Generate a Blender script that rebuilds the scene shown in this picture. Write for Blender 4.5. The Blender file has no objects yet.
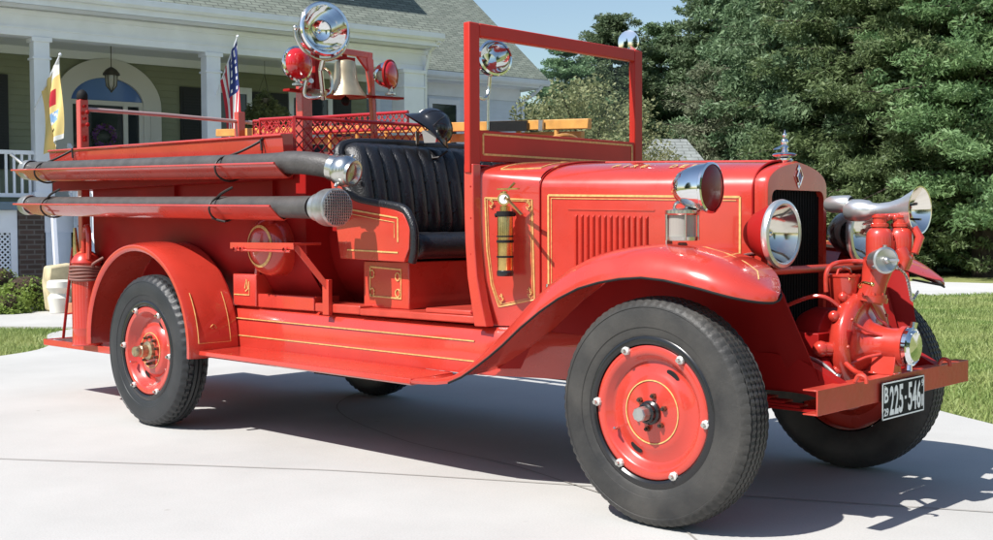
import bpy, bmesh, math, random
import numpy as np
from mathutils import Vector, Matrix, Quaternion
R_ = math.radians
PI = math.pi
scene = bpy.context.scene
C = scene.collection

# ------------------------------------------------------------------ camera, sky, sun, exposure
cam = bpy.data.cameras.new('camera'); camo = bpy.data.objects.new('camera', cam); C.objects.link(camo)
scene.camera = camo
cam.sensor_width = 36.0
cam.lens = 36.0 * 1189.6 / 993.0
cam.clip_end = 3000
def _cam():
    yaw, pitch, roll = 2.33609851, -0.0351865677, -0.00495203232
    f = Vector((math.cos(pitch)*math.cos(yaw), math.cos(pitch)*math.sin(yaw), math.sin(pitch)))
    r = f.cross(Vector((0, 0, 1))).normalized(); u = r.cross(f)
    r2 = r*math.cos(roll) + u*math.sin(roll); u2 = -r*math.sin(roll) + u*math.cos(roll)
    m = Matrix((r2, u2, -f)).transposed().to_4x4()
    m.translation = Vector((2.62507, -4.35639, 1.11452))
    camo.matrix_world = m
_cam()
scene.render.resolution_x = 1024; scene.render.resolution_y = 557

SUN = Vector((-0.12, -0.80, 1.0)).normalized()
w = bpy.data.worlds.new('World'); scene.world = w; w.use_nodes = True
nt = w.node_tree; bg = nt.nodes['Background']
sky = nt.nodes.new('ShaderNodeTexSky'); sky.sky_type = 'NISHITA'; sky.sun_disc = False
sky.sun_elevation = math.asin(SUN.z); sky.sun_rotation = math.atan2(SUN.x, SUN.y)
sky.dust_density = 0.6; sky.ozone_density = 2.2; sky.air_density = 1.25
nt.links.new(sky.outputs[0], bg.inputs[0]); bg.inputs[1].default_value = 0.092
sl = bpy.data.lights.new('sun', 'SUN'); sl.energy = 4.7; sl.angle = R_(0.53); sl.color = (1.0, 0.97, 0.93)
so = bpy.data.objects.new('sun', sl); C.objects.link(so)
so.rotation_mode = 'QUATERNION'; so.rotation_quaternion = SUN.to_track_quat('Z', 'Y')
scene.view_settings.view_transform = 'Standard'; scene.view_settings.look = 'None'
scene.view_settings.gamma = 1.0; scene.view_settings.use_curve_mapping = False
scene.view_settings.exposure = 0.56

# ------------------------------------------------------------------ materials
def mat(name, col, rough=0.5, metal=0.0, coat=0.0, spec=0.5, var=0.0, vscale=4.0, bump=0.0, bscale=60.0,
        trans=0.0, ior=1.45, alpha=1.0, coat_rough=0.03, aniso=0.0, rvar=0.0, col2=None, vdetail=4.0, bdist=0.01):
    m = bpy.data.materials.new(name); m.use_nodes = True
    n = m.node_tree.nodes; l = m.node_tree.links; b = n['Principled BSDF']
    b.inputs['Base Color'].default_value = (*col, 1); b.inputs['Roughness'].default_value = rough
    b.inputs['Metallic'].default_value = metal; b.inputs['Coat Weight'].default_value = coat
    b.inputs['Coat Roughness'].default_value = coat_rough; b.inputs['Specular IOR Level'].default_value = spec
    b.inputs['Transmission Weight'].default_value = trans; b.inputs['IOR'].default_value = ior
    tc = n.new('ShaderNodeTexCoord')
    if var or col2:
        t = n.new('ShaderNodeTexNoise'); t.inputs['Scale'].default_value = vscale; t.inputs['Detail'].default_value = vdetail
        l.new(tc.outputs['Object'], t.inputs['Vector'])
        r = n.new('ShaderNodeValToRGB'); l.new(t.outputs[0], r.inputs[0])
        r.color_ramp.elements[0].position = 0.32; r.color_ramp.elements[1].position = 0.68
        c2 = col2 if col2 else tuple(min(1, c*(1+var)) for c in col)
        c1 = col if col2 else tuple(c*(1-var) for c in col)
        r.color_ramp.elements[0].color = (*c1, 1); r.color_ramp.elements[1].color = (*c2, 1)
        l.new(r.outputs[0], b.inputs['Base Color'])
    if rvar:
        t = n.new('ShaderNodeTexNoise'); t.inputs['Scale'].default_value = 9; t.inputs['Detail'].default_value = 6
        l.new(tc.outputs['Object'], t.inputs['Vector'])
        q = n.new('ShaderNodeMapRange'); l.new(t.outputs[0], q.inputs[0])
        q.inputs[1].default_value = .3; q.inputs[2].default_value = .7
        q.inputs[3].default_value = max(0, rough-rvar); q.inputs[4].default_value = rough+rvar
        l.new(q.outputs[0], b.inputs['Roughness'])
    if bump:
        t = n.new('ShaderNodeTexNoise'); t.inputs['Scale'].default_value = bscale; t.inputs['Detail'].default_value = 3
        l.new(tc.outputs['Object'], t.inputs['Vector'])
        bp = n.new('ShaderNodeBump'); bp.inputs['Strength'].default_value = bump; bp.inputs['Distance'].default_value = bdist
        l.new(t.outputs[0], bp.inputs['Height']); l.new(bp.outputs[0], b.inputs['Normal'])
    return m
M = {}
M['red'] = mat('red_paint', (0.49, 0.041, 0.025), rough=0.30, coat=0.9, coat_rough=0.06, var=0.08, vscale=5, rvar=0.08, bump=0.05, bscale=7)
M['redflat'] = mat('red_paint_worn', (0.47, 0.048, 0.028), rough=0.42, coat=0.25, coat_rough=0.2, var=0.10, vscale=9, rvar=0.08, bump=0.2, bscale=40)
M['darkred'] = mat('red_paint_shaded', (0.30, 0.011, 0.010), rough=0.45, coat=0.0, var=0.12, spec=0.16)  # red darkened so shaded parts carry their shade in the colour
M['gold'] = mat('gold_leaf', (0.66, 0.42, 0.15), rough=0.45, metal=0.15, var=0.2, vscale=60)
M['chrome'] = mat('chrome', (0.83, 0.83, 0.83), rough=0.07, metal=1.0, rvar=0.03)
M['steel'] = mat('galvanised_steel', (0.50, 0.50, 0.48), rough=0.38, metal=0.9, var=0.12, vscale=30)
M['nickel'] = mat('dull_nickel', (0.62, 0.61, 0.57), rough=0.25, metal=1.0, var=0.1, vscale=20)
M['silverp'] = mat('silver_paint', (0.68, 0.66, 0.62), rough=0.4, metal=0.3, var=0.1, vscale=60)
M['brass'] = mat('brass', (0.62, 0.43, 0.16), rough=0.25, metal=1.0, var=0.2, vscale=25, rvar=0.1)
M['bell'] = mat('polished_bronze', (0.50, 0.42, 0.28), rough=0.40, metal=0.75, var=0.12, vscale=12)
M['black'] = mat('black_enamel', (0.012, 0.012, 0.013), rough=0.25, coat=0.3)
M['matblack'] = mat('matt_black', (0.012, 0.012, 0.012), rough=0.7, spec=0.25)
M['chassis'] = mat('chassis_grime', (0.03, 0.022, 0.018), rough=0.7, var=0.4, vscale=20)
M['leather'] = mat('black_leather', (0.011, 0.011, 0.013), rough=0.34, bump=0.35, bscale=120, rvar=0.1, spec=0.6)
M['strap'] = mat('leather_strap', (0.018, 0.013, 0.011), rough=0.55)
M['hose'] = mat('grey_rubber_canvas', (0.070, 0.064, 0.060), rough=0.48, var=0.2, vscale=14, bump=0.25, bscale=90)
M['hosecuff'] = mat('dark_hose_rubber', (0.085, 0.08, 0.075), rough=0.6, var=0.2, vscale=20, bump=0.2)
M['wood'] = mat('varnished_ash', (0.62, 0.30, 0.075), rough=0.4, var=0.22, vscale=10, coat=0.2)
M['helmet'] = mat('helmet_black', (0.012, 0.013, 0.017), rough=0.22, coat=0.4, rvar=0.08)
M['bone'] = mat('cream_leather', (0.30, 0.29, 0.27), rough=0.6)
M['mesh'] = mat('radiator_core', (0.008, 0.008, 0.008), rough=0.75, spec=0.2)
M['white'] = mat('white_trim', (0.83, 0.85, 0.93), rough=0.5, var=0.04)
M['platewhite'] = mat('plate_white', (0.88, 0.88, 0.84), rough=0.6)
M['terracotta'] = mat('terracotta', (0.42, 0.17, 0.09), rough=0.8, var=0.15)
M['tan'] = mat('tan_stone', (0.52, 0.44, 0.28), rough=0.85, var=0.25, vscale=6)
M['emblem'] = mat('emblem_blue', (0.10, 0.13, 0.28), rough=0.3)
def glass_mat(name, tint=(1, 1, 1), refl=0.12, rough=0.02, trans=0.9):
    m = bpy.data.materials.new(name); m.use_nodes = True; n = m.node_tree.nodes; l = m.node_tree.links
    n.remove(n['Principled BSDF'])
    t = n.new('ShaderNodeBsdfTransparent'); t.inputs[0].default_value = (*tint, 1)
    g = n.new('ShaderNodeBsdfGlossy'); g.inputs['Roughness'].default_value = rough
    f = n.new('ShaderNodeLayerWeight'); f.inputs[0].default_value = 0.18
    q = n.new('ShaderNodeMath'); q.operation = 'MULTIPLY'; q.inputs[1].default_value = 0.12; l.new(f.outputs[0], q.inputs[0])
    mx = n.new('ShaderNodeMixShader'); l.new(q.outputs[0], mx.inputs[0]); l.new(t.outputs[0], mx.inputs[1]); l.new(g.outputs[0], mx.inputs[2])
    l.new(mx.outputs[0], n['Material Output'].inputs[0]); return m
M['glass'] = glass_mat('clear_glass', (0.98, 0.99, 0.985))
M['ribglass'] = glass_mat('headlight_glass', (0.9, 0.9, 0.88), rough=0.05)
M['hazeglass'] = mat('frosted_glass', (0.32, 0.30, 0.27), rough=0.15, spec=0.8)
M['hosebrown'] = mat('red_brown_hose', (0.22, 0.10, 0.08), rough=0.6)
M['railpink'] = mat('worn_pink_rail', (0.52, 0.36, 0.33), rough=0.35, metal=0.3)
M['entrytrim'] = mat('entry_trim', (0.62, 0.60, 0.56), rough=0.5)
M['silverrim'] = mat('satin_silver', (0.72, 0.72, 0.70), rough=0.28, metal=0.8)
M['framered_shade'] = mat('frame_red_shaded', (0.44, 0.026, 0.016), rough=0.42, coat=0.1, var=0.08, spec=0.3)  # truck's own red, with the shade on forward-facing panels put into the colour
M['redlens'] = mat('red_glass_lens', (0.55, 0.012, 0.015), rough=0.12, coat=1.0, spec=0.6)
M['darklens'] = mat('dark_red_lens', (0.13, 0.006, 0.010), rough=0.25, coat=0.0, spec=0.35)
M['winglass'] = mat('window_glass', (0.02, 0.025, 0.03), rough=0.04, spec=0.8)
M['tan_reflector'] = mat('reflector', (0.85, 0.80, 0.72), rough=0.10, metal=1.0)

def tyre_mat():
    m = mat('tyre_rubber', (0.026, 0.026, 0.026), rough=0.5, bump=0.2, bscale=60, col2=(0.066, 0.062, 0.056), vscale=5, spec=0.35)
    return m
M['tyre'] = tyre_mat()
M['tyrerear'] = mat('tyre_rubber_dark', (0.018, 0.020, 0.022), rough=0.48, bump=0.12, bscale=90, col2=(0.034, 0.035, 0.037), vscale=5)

def concrete_mat(name, c1, c2, grain=1.0):
    m = bpy.data.materials.new(name); m.use_nodes = True; n = m.node_tree.nodes; l = m.node_tree.links; b = n['Principled BSDF']
    tc = n.new('ShaderNodeTexCoord')
    a = n.new('ShaderNodeTexNoise'); a.inputs['Scale'].default_value = 0.6; a.inputs['Detail'].default_value = 8; a.inputs['Roughness'].default_value = 0.62
    s = n.new('ShaderNodeTexNoise'); s.inputs['Scale'].default_value = 130; s.inputs['Detail'].default_value = 3
    v = n.new('ShaderNodeTexVoronoi'); v.inputs['Scale'].default_value = 2.3
    for t in (a, s, v): l.new(tc.outputs['Object'], t.inputs['Vector'])
    r = n.new('ShaderNodeValToRGB'); l.new(a.outputs[0], r.inputs[0])
    r.color_ramp.elements[0].position = .3; r.color_ramp.elements[1].position = .7
    r.color_ramp.elements[0].color = (*c1, 1); r.color_ramp.elements[1].color = (*c2, 1)
    mx = n.new('ShaderNodeMixRGB'); mx.blend_type = 'MULTIPLY'; mx.inputs[0].default_value = 1
    r2 = n.new('ShaderNodeValToRGB'); l.new(s.outputs[0], r2.inputs[0])
    r2.color_ramp.elements[0].position = .3; r2.color_ramp.elements[0].color = (.90, .90, .90, 1); r2.color_ramp.elements[1].position = .6
    l.new(r.outputs[0], mx.inputs[1]); l.new(r2.outputs[0], mx.inputs[2])
    # small stain spots
    r3 = n.new('ShaderNodeValToRGB'); l.new(v.outputs[0], r3.inputs[0])
    r3.color_ramp.elements[0].position = 0.02; r3.color_ramp.elements[0].color = (.80, .79, .76, 1); r3.color_ramp.elements[1].position = 0.045
    mx2 = n.new('ShaderNodeMixRGB'); mx2.blend_type = 'MULTIPLY'; mx2.inputs[0].default_value = 1
    l.new(mx.outputs[0], mx2.inputs[1]); l.new(r3.outputs[0], mx2.inputs[2]); l.new(mx2.outputs[0], b.inputs['Base Color'])
    bp = n.new('ShaderNodeBump'); bp.inputs['Strength'].default_value = 0.25; bp.inputs['Distance'].default_value = 0.003
    l.new(s.outputs[0], bp.inputs['Height']); l.new(bp.outputs[0], b.inputs['Normal'])
    b.inputs['Roughness'].default_value = 0.85; b.inputs['Specular IOR Level'].default_value = 0.25
    return m
M['concrete'] = concrete_mat('concrete', (0.42, 0.412, 0.39), (0.53, 0.52, 0.495))
M['joint'] = mat('joint_filler', (0.30, 0.28, 0.25), rough=0.9)
M['road'] = concrete_mat('road_concrete', (0.50, 0.49, 0.47), (0.58, 0.57, 0.55))
M['lawn'] = mat('lawn_soil', (0.17, 0.20, 0.06), rough=0.95, col2=(0.30, 0.31, 0.13), vscale=0.9, vdetail=8, bump=0.8, bscale=50, bdist=.03, spec=0.1)
M['mulch'] = mat('mulch', (0.055, 0.035, 0.022), rough=0.95, var=0.5, vscale=30, bump=1.0, bscale=60, bdist=.03)
def leaf_mat(name, a, b_, sc=1.5):
    m = mat(name, a, rough=0.5, col2=b_, vscale=sc, spec=0.35)
    n = m.node_tree.nodes; l = m.node_tree.links; b = n['Principled BSDF']
    tr = n.new('ShaderNodeBsdfTranslucent'); ramp = [x for x in n if x.type == 'VALTORGB'][0]
    oi = n.new('ShaderNodeObjectInfo'); hs = n.new('ShaderNodeHueSaturation')
    q1 = n.new('ShaderNodeMapRange'); q1.inputs[3].default_value = .72; q1.inputs[4].default_value = 1.30; l.new(oi.outputs['Random'], q1.inputs[0]); l.new(q1.outputs[0], hs.inputs['Value'])
    q2 = n.new('ShaderNodeMath'); q2.operation = 'MULTIPLY_ADD'; q2.inputs[1].default_value = .05; q2.inputs[2].default_value = .475; l.new(oi.outputs['Random'], q2.inputs[0]); l.new(q2.outputs[0], hs.inputs['Hue'])
    l.new(ramp.outputs[0], hs.inputs['Color']); l.new(hs.outputs[0], tr.inputs[0]); l.new(hs.outputs[0], b.inputs['Base Color'])
    mx = n.new('ShaderNodeMixShader'); mx.inputs[0].default_value = 0.35
    l.new(b.outputs[0], mx.inputs[1]); l.new(tr.outputs[0], mx.inputs[2]); l.new(mx.outputs[0], n['Material Output'].inputs[0])
    return m
M['pine'] = leaf_mat('pine_needles', (0.105, 0.180, 0.09), (0.24, 0.335, 0.18))
M['pineblue'] = leaf_mat('pine_needles_grey', (0.19, 0.24, 0.14), (0.31, 0.345, 0.22))
M['hem'] = leaf_mat('hemlock_needles', (0.10, 0.175, 0.07), (0.235, 0.335, 0.145))
M['olive'] = leaf_mat('small_leaves', (0.16, 0.175, 0.08), (0.28, 0.26, 0.14), 3)
M['shrubleaf'] = leaf_mat('boxwood_leaves', (0.16, 0.24, 0.05), (0.28, 0.38, 0.09), 4)
M['fernleaf'] = leaf_mat('fern_leaves', (0.14, 0.20, 0.07), (0.28, 0.30, 0.13), 4)
M['grass'] = leaf_mat('grass_blades', (0.19, 0.27, 0.07), (0.40, 0.42, 0.17), 0.9)
M['woodleaf'] = leaf_mat('wood_needles', (0.045, 0.085, 0.045), (0.10, 0.155, 0.085))
M['bark'] = mat('bark', (0.05, 0.038, 0.028), rough=0.95, var=0.4, vscale=8, bump=1, bscale=20)
M['siding'] = mat('olive_siding', (0.23, 0.245, 0.165), rough=0.6, var=0.04)
M['sidingw'] = mat('pale_siding', (0.70, 0.75, 0.86), rough=0.6, var=0.03)
M['porchceil'] = mat('porch_ceiling', (0.80, 0.81, 0.82), rough=0.7)
M['shutter'] = mat('black_shutter', (0.013, 0.014, 0.017), rough=0.5)
M['door'] = mat('dark_door', (0.012, 0.012, 0.018), rough=0.2, coat=0.5)
M['fanlight'] = mat('fanlight_glass', (0.10, 0.19, 0.46), rough=0.08, spec=1.0)  # blue base paints the sky's reflection into the glass
M['porchfloor'] = mat('porch_floor_paint', (0.14, 0.20, 0.26), rough=0.5)
M['lanternm'] = mat('lantern_metal', (0.09, 0.08, 0.06), rough=0.4, metal=0.7)
M['lanternglass'] = mat('lantern_glass', (0.35, 0.33, 0.28), rough=0.1, spec=.7)
M['purple'] = mat('purple_flower', (0.22, 0.08, 0.30), rough=0.7)
M['flagred'] = mat('flag_red', (0.50, 0.02, 0.035), rough=0.8); M['flagwhite'] = mat('flag_white', (0.75, 0.74, 0.72), rough=0.8)
M['flagblue'] = mat('flag_blue', (0.02, 0.035, 0.16), rough=0.8); M['flagcream'] = mat('flag_cream', (0.74, 0.56, 0.22), rough=0.8)
M['flagsky'] = mat('flag_sky', (0.22, 0.38, 0.62), rough=0.8)
M['whitebag'] = mat('white_plaster', (0.72, 0.70, 0.62), rough=0.8)

def grid_mat(name, kind, c1, c2, cm, sx, sz, uz, mortar=0.02, off=0.5, bump=0.4):
    """brick texture laid out in the surface's own plane: u = object x, v = object <uz combination>"""
    m = bpy.data.materials.new(name); m.use_nodes = True; n = m.node_tree.nodes; l = m.node_tree.links; b = n['Principled BSDF']
    tc = n.new('ShaderNodeTexCoord'); sp = n.new('ShaderNodeSeparateXYZ'); l.new(tc.outputs['Object'], sp.inputs[0])
    cb = n.new('ShaderNodeCombineXYZ'); l.new(sp.outputs[0], cb.inputs[0])
    mu = n.new('ShaderNodeMath'); mu.operation = 'MULTIPLY'; mu.inputs[1].default_value = uz; l.new(sp.outputs[2], mu.inputs[0]); l.new(mu.outputs[0], cb.inputs[1])
    br = n.new('ShaderNodeTexBrick'); l.new(cb.outputs[0], br.inputs['Vector'])
    br.inputs['Scale'].default_value = 1; br.inputs['Brick Width'].default_value = sx; br.inputs['Row Height'].default_value = sz
    br.inputs['Mortar Size'].default_value = mortar; br.inputs['Color1'].default_value = (*c1, 1); br.inputs['Color2'].default_value = (*c2, 1); br.inputs['Mortar'].default_value = (*cm, 1)
    br.offset = off; br.inputs['Bias'].default_value = 0.0
    ns = n.new('ShaderNodeTexNoise'); ns.inputs['Scale'].default_value = 5; ns.inputs['Detail'].default_value = 6; l.new(tc.outputs['Object'], ns.inputs['Vector'])
    rr = n.new('ShaderNodeValToRGB'); l.new(ns.outputs[0], rr.inputs[0]); rr.color_ramp.elements[0].color = (.7, .7, .7, 1); rr.color_ramp.elements[0].position = .3; rr.color_ramp.elements[1].position = .7
    mx = n.new('ShaderNodeMixRGB'); mx.blend_type = 'MULTIPLY'; mx.inputs[0].default_value = 0.8
    l.new(br.outputs[0], mx.inputs[1]); l.new(rr.outputs[0], mx.inputs[2]); l.new(mx.outputs[0], b.inputs['Base Color'])
    bp = n.new('ShaderNodeBump'); bp.inputs['Strength'].default_value = bump; bp.inputs['Distance'].default_value = 0.01; bp.invert = True
    l.new(br.outputs[1], bp.inputs['Height']); l.new(bp.outputs[0], b.inputs['Normal']); b.inputs['Roughness'].default_value = .9
    return m
M['shingle'] = grid_mat('roof_shingles', 'r', (0.15, 0.175, 0.145), (0.22, 0.245, 0.205), (0.085, 0.095, 0.08), 0.22, 0.095, 1.64, mortar=0.010)
M['shingle2'] = grid_mat('grey_roof_shingles', 'r', (0.24, 0.26, 0.25), (0.30, 0.32, 0.31), (0.14, 0.15, 0.14), 0.3, 0.14, 1.8, mortar=0.012)
M['brick'] = grid_mat('dark_brick', 'b', (0.075, 0.050, 0.042), (0.11, 0.07, 0.058), (0.15, 0.13, 0.12), 0.22, 0.075, 1.0, mortar=0.012)

# ------------------------------------------------------------------ mesh helpers
W = {}
def base(o): return W.get(o.name, Vector((0, 0, 0)))
def frame(axis, up=None):
    a = Vector(axis).normalized()
    h = Vector(up) if up is not None else (Vector((0, 0, 1)) if abs(a.z) < 0.95 else Vector((1, 0, 0)))
    x = h.cross(a).normalized(); y = a.cross(x)
    return x, y, a
class MB:
    def __init__(s): s.v = []; s.f = []; s.m = []
    def add(s, vs, fs, mi=0):
        o = len(s.v); s.v.extend([tuple(x) for x in vs])
        for f in fs: s.f.append([i+o for i in f]); s.m.append(mi)
        return s
    def box(s, x0, x1, y0, y1, z0, z1, mi=0, M4=None):
        vs = [Vector(p) for p in ((x0,y0,z0),(x1,y0,z0),(x1,y1,z0),(x0,y1,z0),(x0,y0,z1),(x1,y0,z1),(x1,y1,z1),(x0,y1,z1))]
        if M4: vs = [M4 @ v for v in vs]
        return s.add(vs, [(0,3,2,1),(4,5,6,7),(0,1,5,4),(1,2,6,5),(2,3,7,6),(3,0,4,7)], mi)
    def bar(s, a, b, w=0.03, h=0.03, mi=0, up=None):
        a = Vector(a); b = Vector(b); x, y, z = frame(b-a, up)
        vs = []
        for p in (a, b):
            for (i, j) in ((-1,-1),(1,-1),(1,1),(-1,1)): vs.append(p + x*i*w/2 + y*j*h/2)
        return s.add(vs, [(0,3,2,1),(4,5,6,7),(0,1,5,4),(1,2,6,5),(2,3,7,6),(3,0,4,7)], mi)
    def tube(s, path, r, n=12, mi=0, caps=True, ang=(0, 2*PI), closed=False):
        P = [Vector(p) for p in path]; N = len(P)
        rs = r if isinstance(r, (list, tuple)) else [r]*N
        T = []
        for i in range(N):
            if closed: t = P[(i+1) % N]-P[i-1]
            else: t = (P[min(i+1, N-1)]-P[max(i-1, 0)])
            T.append(t.normalized())
        x, y, _ = frame(T[0])
        vs = []
        for i in range(N):
            if i:
                q = T[i-1].rotation_difference(T[i]); x = q @ x; y = q @ y
            for k in range(n):
                a = 2*PI*k/n; vs.append(P[i] + (x*math.cos(a)+y*math.sin(a))*rs[i])
        fs = []
        for i in range(N if closed else N-1):
            for k in range(n):
                a = i*n+k; b = i*n+(k+1) % n; c = ((i+1) % N)*n+(k+1) % n; d = ((i+1) % N)*n+k
                fs.append((a, b, c, d))
        if caps and not closed: fs.append(tuple(range(n-1, -1, -1))); fs.append(tuple((N-1)*n+k for k in range(n)))
        return s.add(vs, fs, mi)
    def lathe(s, prof, o, axis=(0, 0, 1), n=32, mi=0, mis=None, closed=False, up=None):
        """prof: (r, h) pairs along axis"""
        x, y, a = frame(axis, up); o = Vector(o); vs = []
        for (r, h) in prof:
            for k in range(n):
                t = 2*PI*k/n; vs.append(o + a*h + (x*math.cos(t)+y*math.sin(t))*max(r, 1e-5))
        N = len(prof)
        for i in range(N if closed else N-1):
            j = (i+1) % N; fs = []
            for k in range(n): fs.append((i*n+k, i*n+(k+1) % n, j*n+(k+1) % n, j*n+k))
            if i == 0: s.add(vs, fs, mis[0] if mis else mi); off = len(s.v)-len(vs)
            else:
                for f in fs: s.f.append([q+off for q in f]); s.m.append(mis[i] if mis else mi)
        return s
    def disc(s, o, axis, r, n=32, mi=0):
        x, y, a = frame(axis); o = Vector(o)
        return s.add([o+(x*math.cos(2*PI*k/n)+y*math.sin(2*PI*k/n))*r for k in range(n)], [tuple(range(n))], mi)
    def cyl(s, a, b, r, n=20, mi=0): return s.tube([a, b], r, n, mi)
    def ball(s, c, r, n=16, mi=0, sc=(1, 1, 1)):
        pr = []; m = max(6, n//2); o = len(s.v)
        for i in range(m+1):
            t = -PI/2+PI*i/m; pr.append((r*math.cos(t), r*math.sin(t)))
        s.lathe(pr, (0, 0, 0), (0, 0, 1), n, mi)
        for k in range(o, len(s.v)):
            p = s.v[k]; s.v[k] = (c[0]+p[0]*sc[0], c[1]+p[1]*sc[1], c[2]+p[2]*sc[2])
        return s
    def prism(s, pts, axis, a, b, mi=0, M4=None):
        """pts 2-D polygon in the plane perpendicular to axis ('x','y','z')"""
        def P(p, h):
            v = {'x': (h, p[0], p[1]), 'y': (p[0], h, p[1]), 'z': (p[0], p[1], h)}[axis]
            return M4 @ Vector(v) if M4 else Vector(v)
        n = len(pts); vs = [P(p, a) for p in pts]+[P(p, b) for p in pts]
        fs = [tuple(range(n-1, -1, -1)), tuple(range(n, 2*n))]+[(i, (i+1) % n, n+(i+1) % n, n+i) for i in range(n)]
        return s.add(vs, fs, mi)
    def loft(s, secs, mi=0, closed=False, caps=False, matf=None):
        n = len(secs[0]); vs = [p for q in secs for p in q]; o = len(s.v); s.v.extend([tuple(p) for p in vs])
        for i in range(len(secs)-1):
            for k in range(n if closed else n-1):
                s.f.append([o+i*n+k, o+i*n+(k+1) % n, o+(i+1)*n+(k+1) % n, o+(i+1)*n+k]); s.m.append(matf(i, k) if matf else mi)
        if caps:
            s.f.append([o+k for k in range(n-1, -1, -1)]); s.m.append(mi)
            s.f.append([o+(len(secs)-1)*n+k for k in range(n)]); s.m.append(mi)
        return s
    def pair(s, name, mats, parent=None, **k):
        """left and right pieces become two parts"""
        out = []
        for sg in (-1, 1):
            n = MB(); mp = {}
            for f, mi in zip(s.f, s.m):
                if sum(s.v[i][1] for i in f)*sg > 0:
                    g = []
                    for i in f:
                        if i not in mp: mp[i] = len(n.v); n.v.append(s.v[i])
                        g.append(mp[i])
                    n.f.append(g); n.m.append(mi)
            if n.f: out.append(n.build(name, mats, parent, **k))
        return out
    def islands(s, name, mats, parent=None, **k):
        """each connected piece becomes a part"""
        par = list(range(len(s.v)))
        def fd(a):
            while par[a] != a: par[a] = par[par[a]]; a = par[a]
            return a
        for f in s.f:
            r = fd(f[0])
            for i in f[1:]: par[fd(i)] = r
        gr = {}
        for f, mi in zip(s.f, s.m): gr.setdefault(fd(f[0]), []).append((f, mi))
        out = []
        for L in gr.values():
            n = MB(); mp = {}
            for f, mi in L:
                g = []
                for i in f:
                    if i not in mp: mp[i] = len(n.v); n.v.append(s.v[i])
                    g.append(mp[i])
                n.f.append(g); n.m.append(mi)
            out.append(n.build(name, mats, parent, **k))
        return out
    def build(s, name, mats, parent=None, angle=35, bevel=0, solid=0, loc=None, sub=0, label=None, recalc=True, flat=False):
        if not isinstance(mats, (list, tuple)): mats = [mats]
        off = base(parent) if parent else (Vector(loc) if loc else Vector((0, 0, 0)))
        me = bpy.data.meshes.new(name)
        me.from_pydata([(x-off.x, y-off.y, z-off.z) for (x, y, z) in s.v], [], s.f)
        for q in mats: me.materials.append(M[q] if isinstance(q, str) else q)
        me.polygons.foreach_set('material_index', s.m)
        if not flat:
            bm = bmesh.new(); bm.from_mesh(me)
            bmesh.ops.remove_doubles(bm, verts=bm.verts, dist=1e-5)
            bmesh.ops.dissolve_degenerate(bm, dist=1e-6, edges=bm.edges)
            if recalc: bmesh.ops.recalc_face_normals(bm, faces=bm.faces)
            for f in bm.faces: f.smooth = True
            for e in bm.edges:
                if len(e.link_faces) != 2 or e.calc_face_angle(0) > R_(angle): e.smooth = False
            bm.to_mesh(me); bm.free()
        o = bpy.data.objects.new(name, me); C.objects.link(o); W[o.name] = off
        if parent: o.parent = parent
        else: o.location = off
        if solid:
            d = o.modifiers.new('thick', 'SOLIDIFY'); d.thickness = solid; d.offset = 0
        if bevel:
            d = o.modifiers.new('bevel', 'BEVEL'); d.width = bevel; d.segments = 2; d.limit_method = 'ANGLE'; d.angle_limit = R_(40); d.harden_normals = False
        if sub:
            d = o.modifiers.new('sub', 'SUBSURF'); d.levels = sub; d.render_levels = sub
        if label: o['label'] = label
        return o
def thing(name, label, cat, loc, rz=0, group=None):
    o = bpy.data.objects.new(name, None); C.objects.link(o); o.location = loc; o.rotation_euler = (0, 0, rz)
    o['label'] = label; o['category'] = cat
    if group: o['group'] = group
    W[o.name] = Vector(loc) if rz == 0 else Vector((0, 0, 0))
    return o
def tag(o, label, cat, group=None, kind=None):
    o['label'] = label; o['category'] = cat
    if group: o['group'] = group
    if kind: o['kind'] = kind
    return o
def struct(o): o['kind'] = 'structure'; return o
def bez(pts, n=8):
    """Catmull-Rom through points"""
    P = [Vector(p) for p in pts]; out = []
    for i in range(len(P)-1):
        p0 = P[max(i-1, 0)]; p1 = P[i]; p2 = P[i+1]; p3 = P[min(i+2, len(P)-1)]
        for k in range(n):
            t = k/n
            out.append(0.5*((2*p1)+(-p0+p2)*t+(2*p0-5*p1+4*p2-p3)*t*t+(-p0+3*p1-3*p2+p3)*t**3))
    out.append(P[-1]); return out
def interp(x, xs, ys): return float(np.interp(x, xs, ys))
def smooth_curve(xs, ys):
    """natural-ish smooth interpolation through table (Catmull-Rom)"""
    def f(x):
        if x <= xs[0]: return ys[0]
        if x >= xs[-1]: return ys[-1]
        i = max(k for k in range(len(xs)) if xs[k] <= x); i = min(i, len(xs)-2)
        h = xs[i+1]-xs[i]; t = (x-xs[i])/h
        def m(k):
            if k == 0: return (ys[1]-ys[0])/(xs[1]-xs[0])
            if k == len(xs)-1: return (ys[-1]-ys[-2])/(xs[-1]-xs[-2])
            return (ys[k+1]-ys[k-1])/(xs[k+1]-xs[k-1])
        return ((2*t**3-3*t*t+1)*ys[i]+(t**3-2*t*t+t)*h*m(i)+(-2*t**3+3*t*t)*ys[i+1]+(t**3-t*t)*h*m(i+1))
    return f
FONTS = {}
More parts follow.
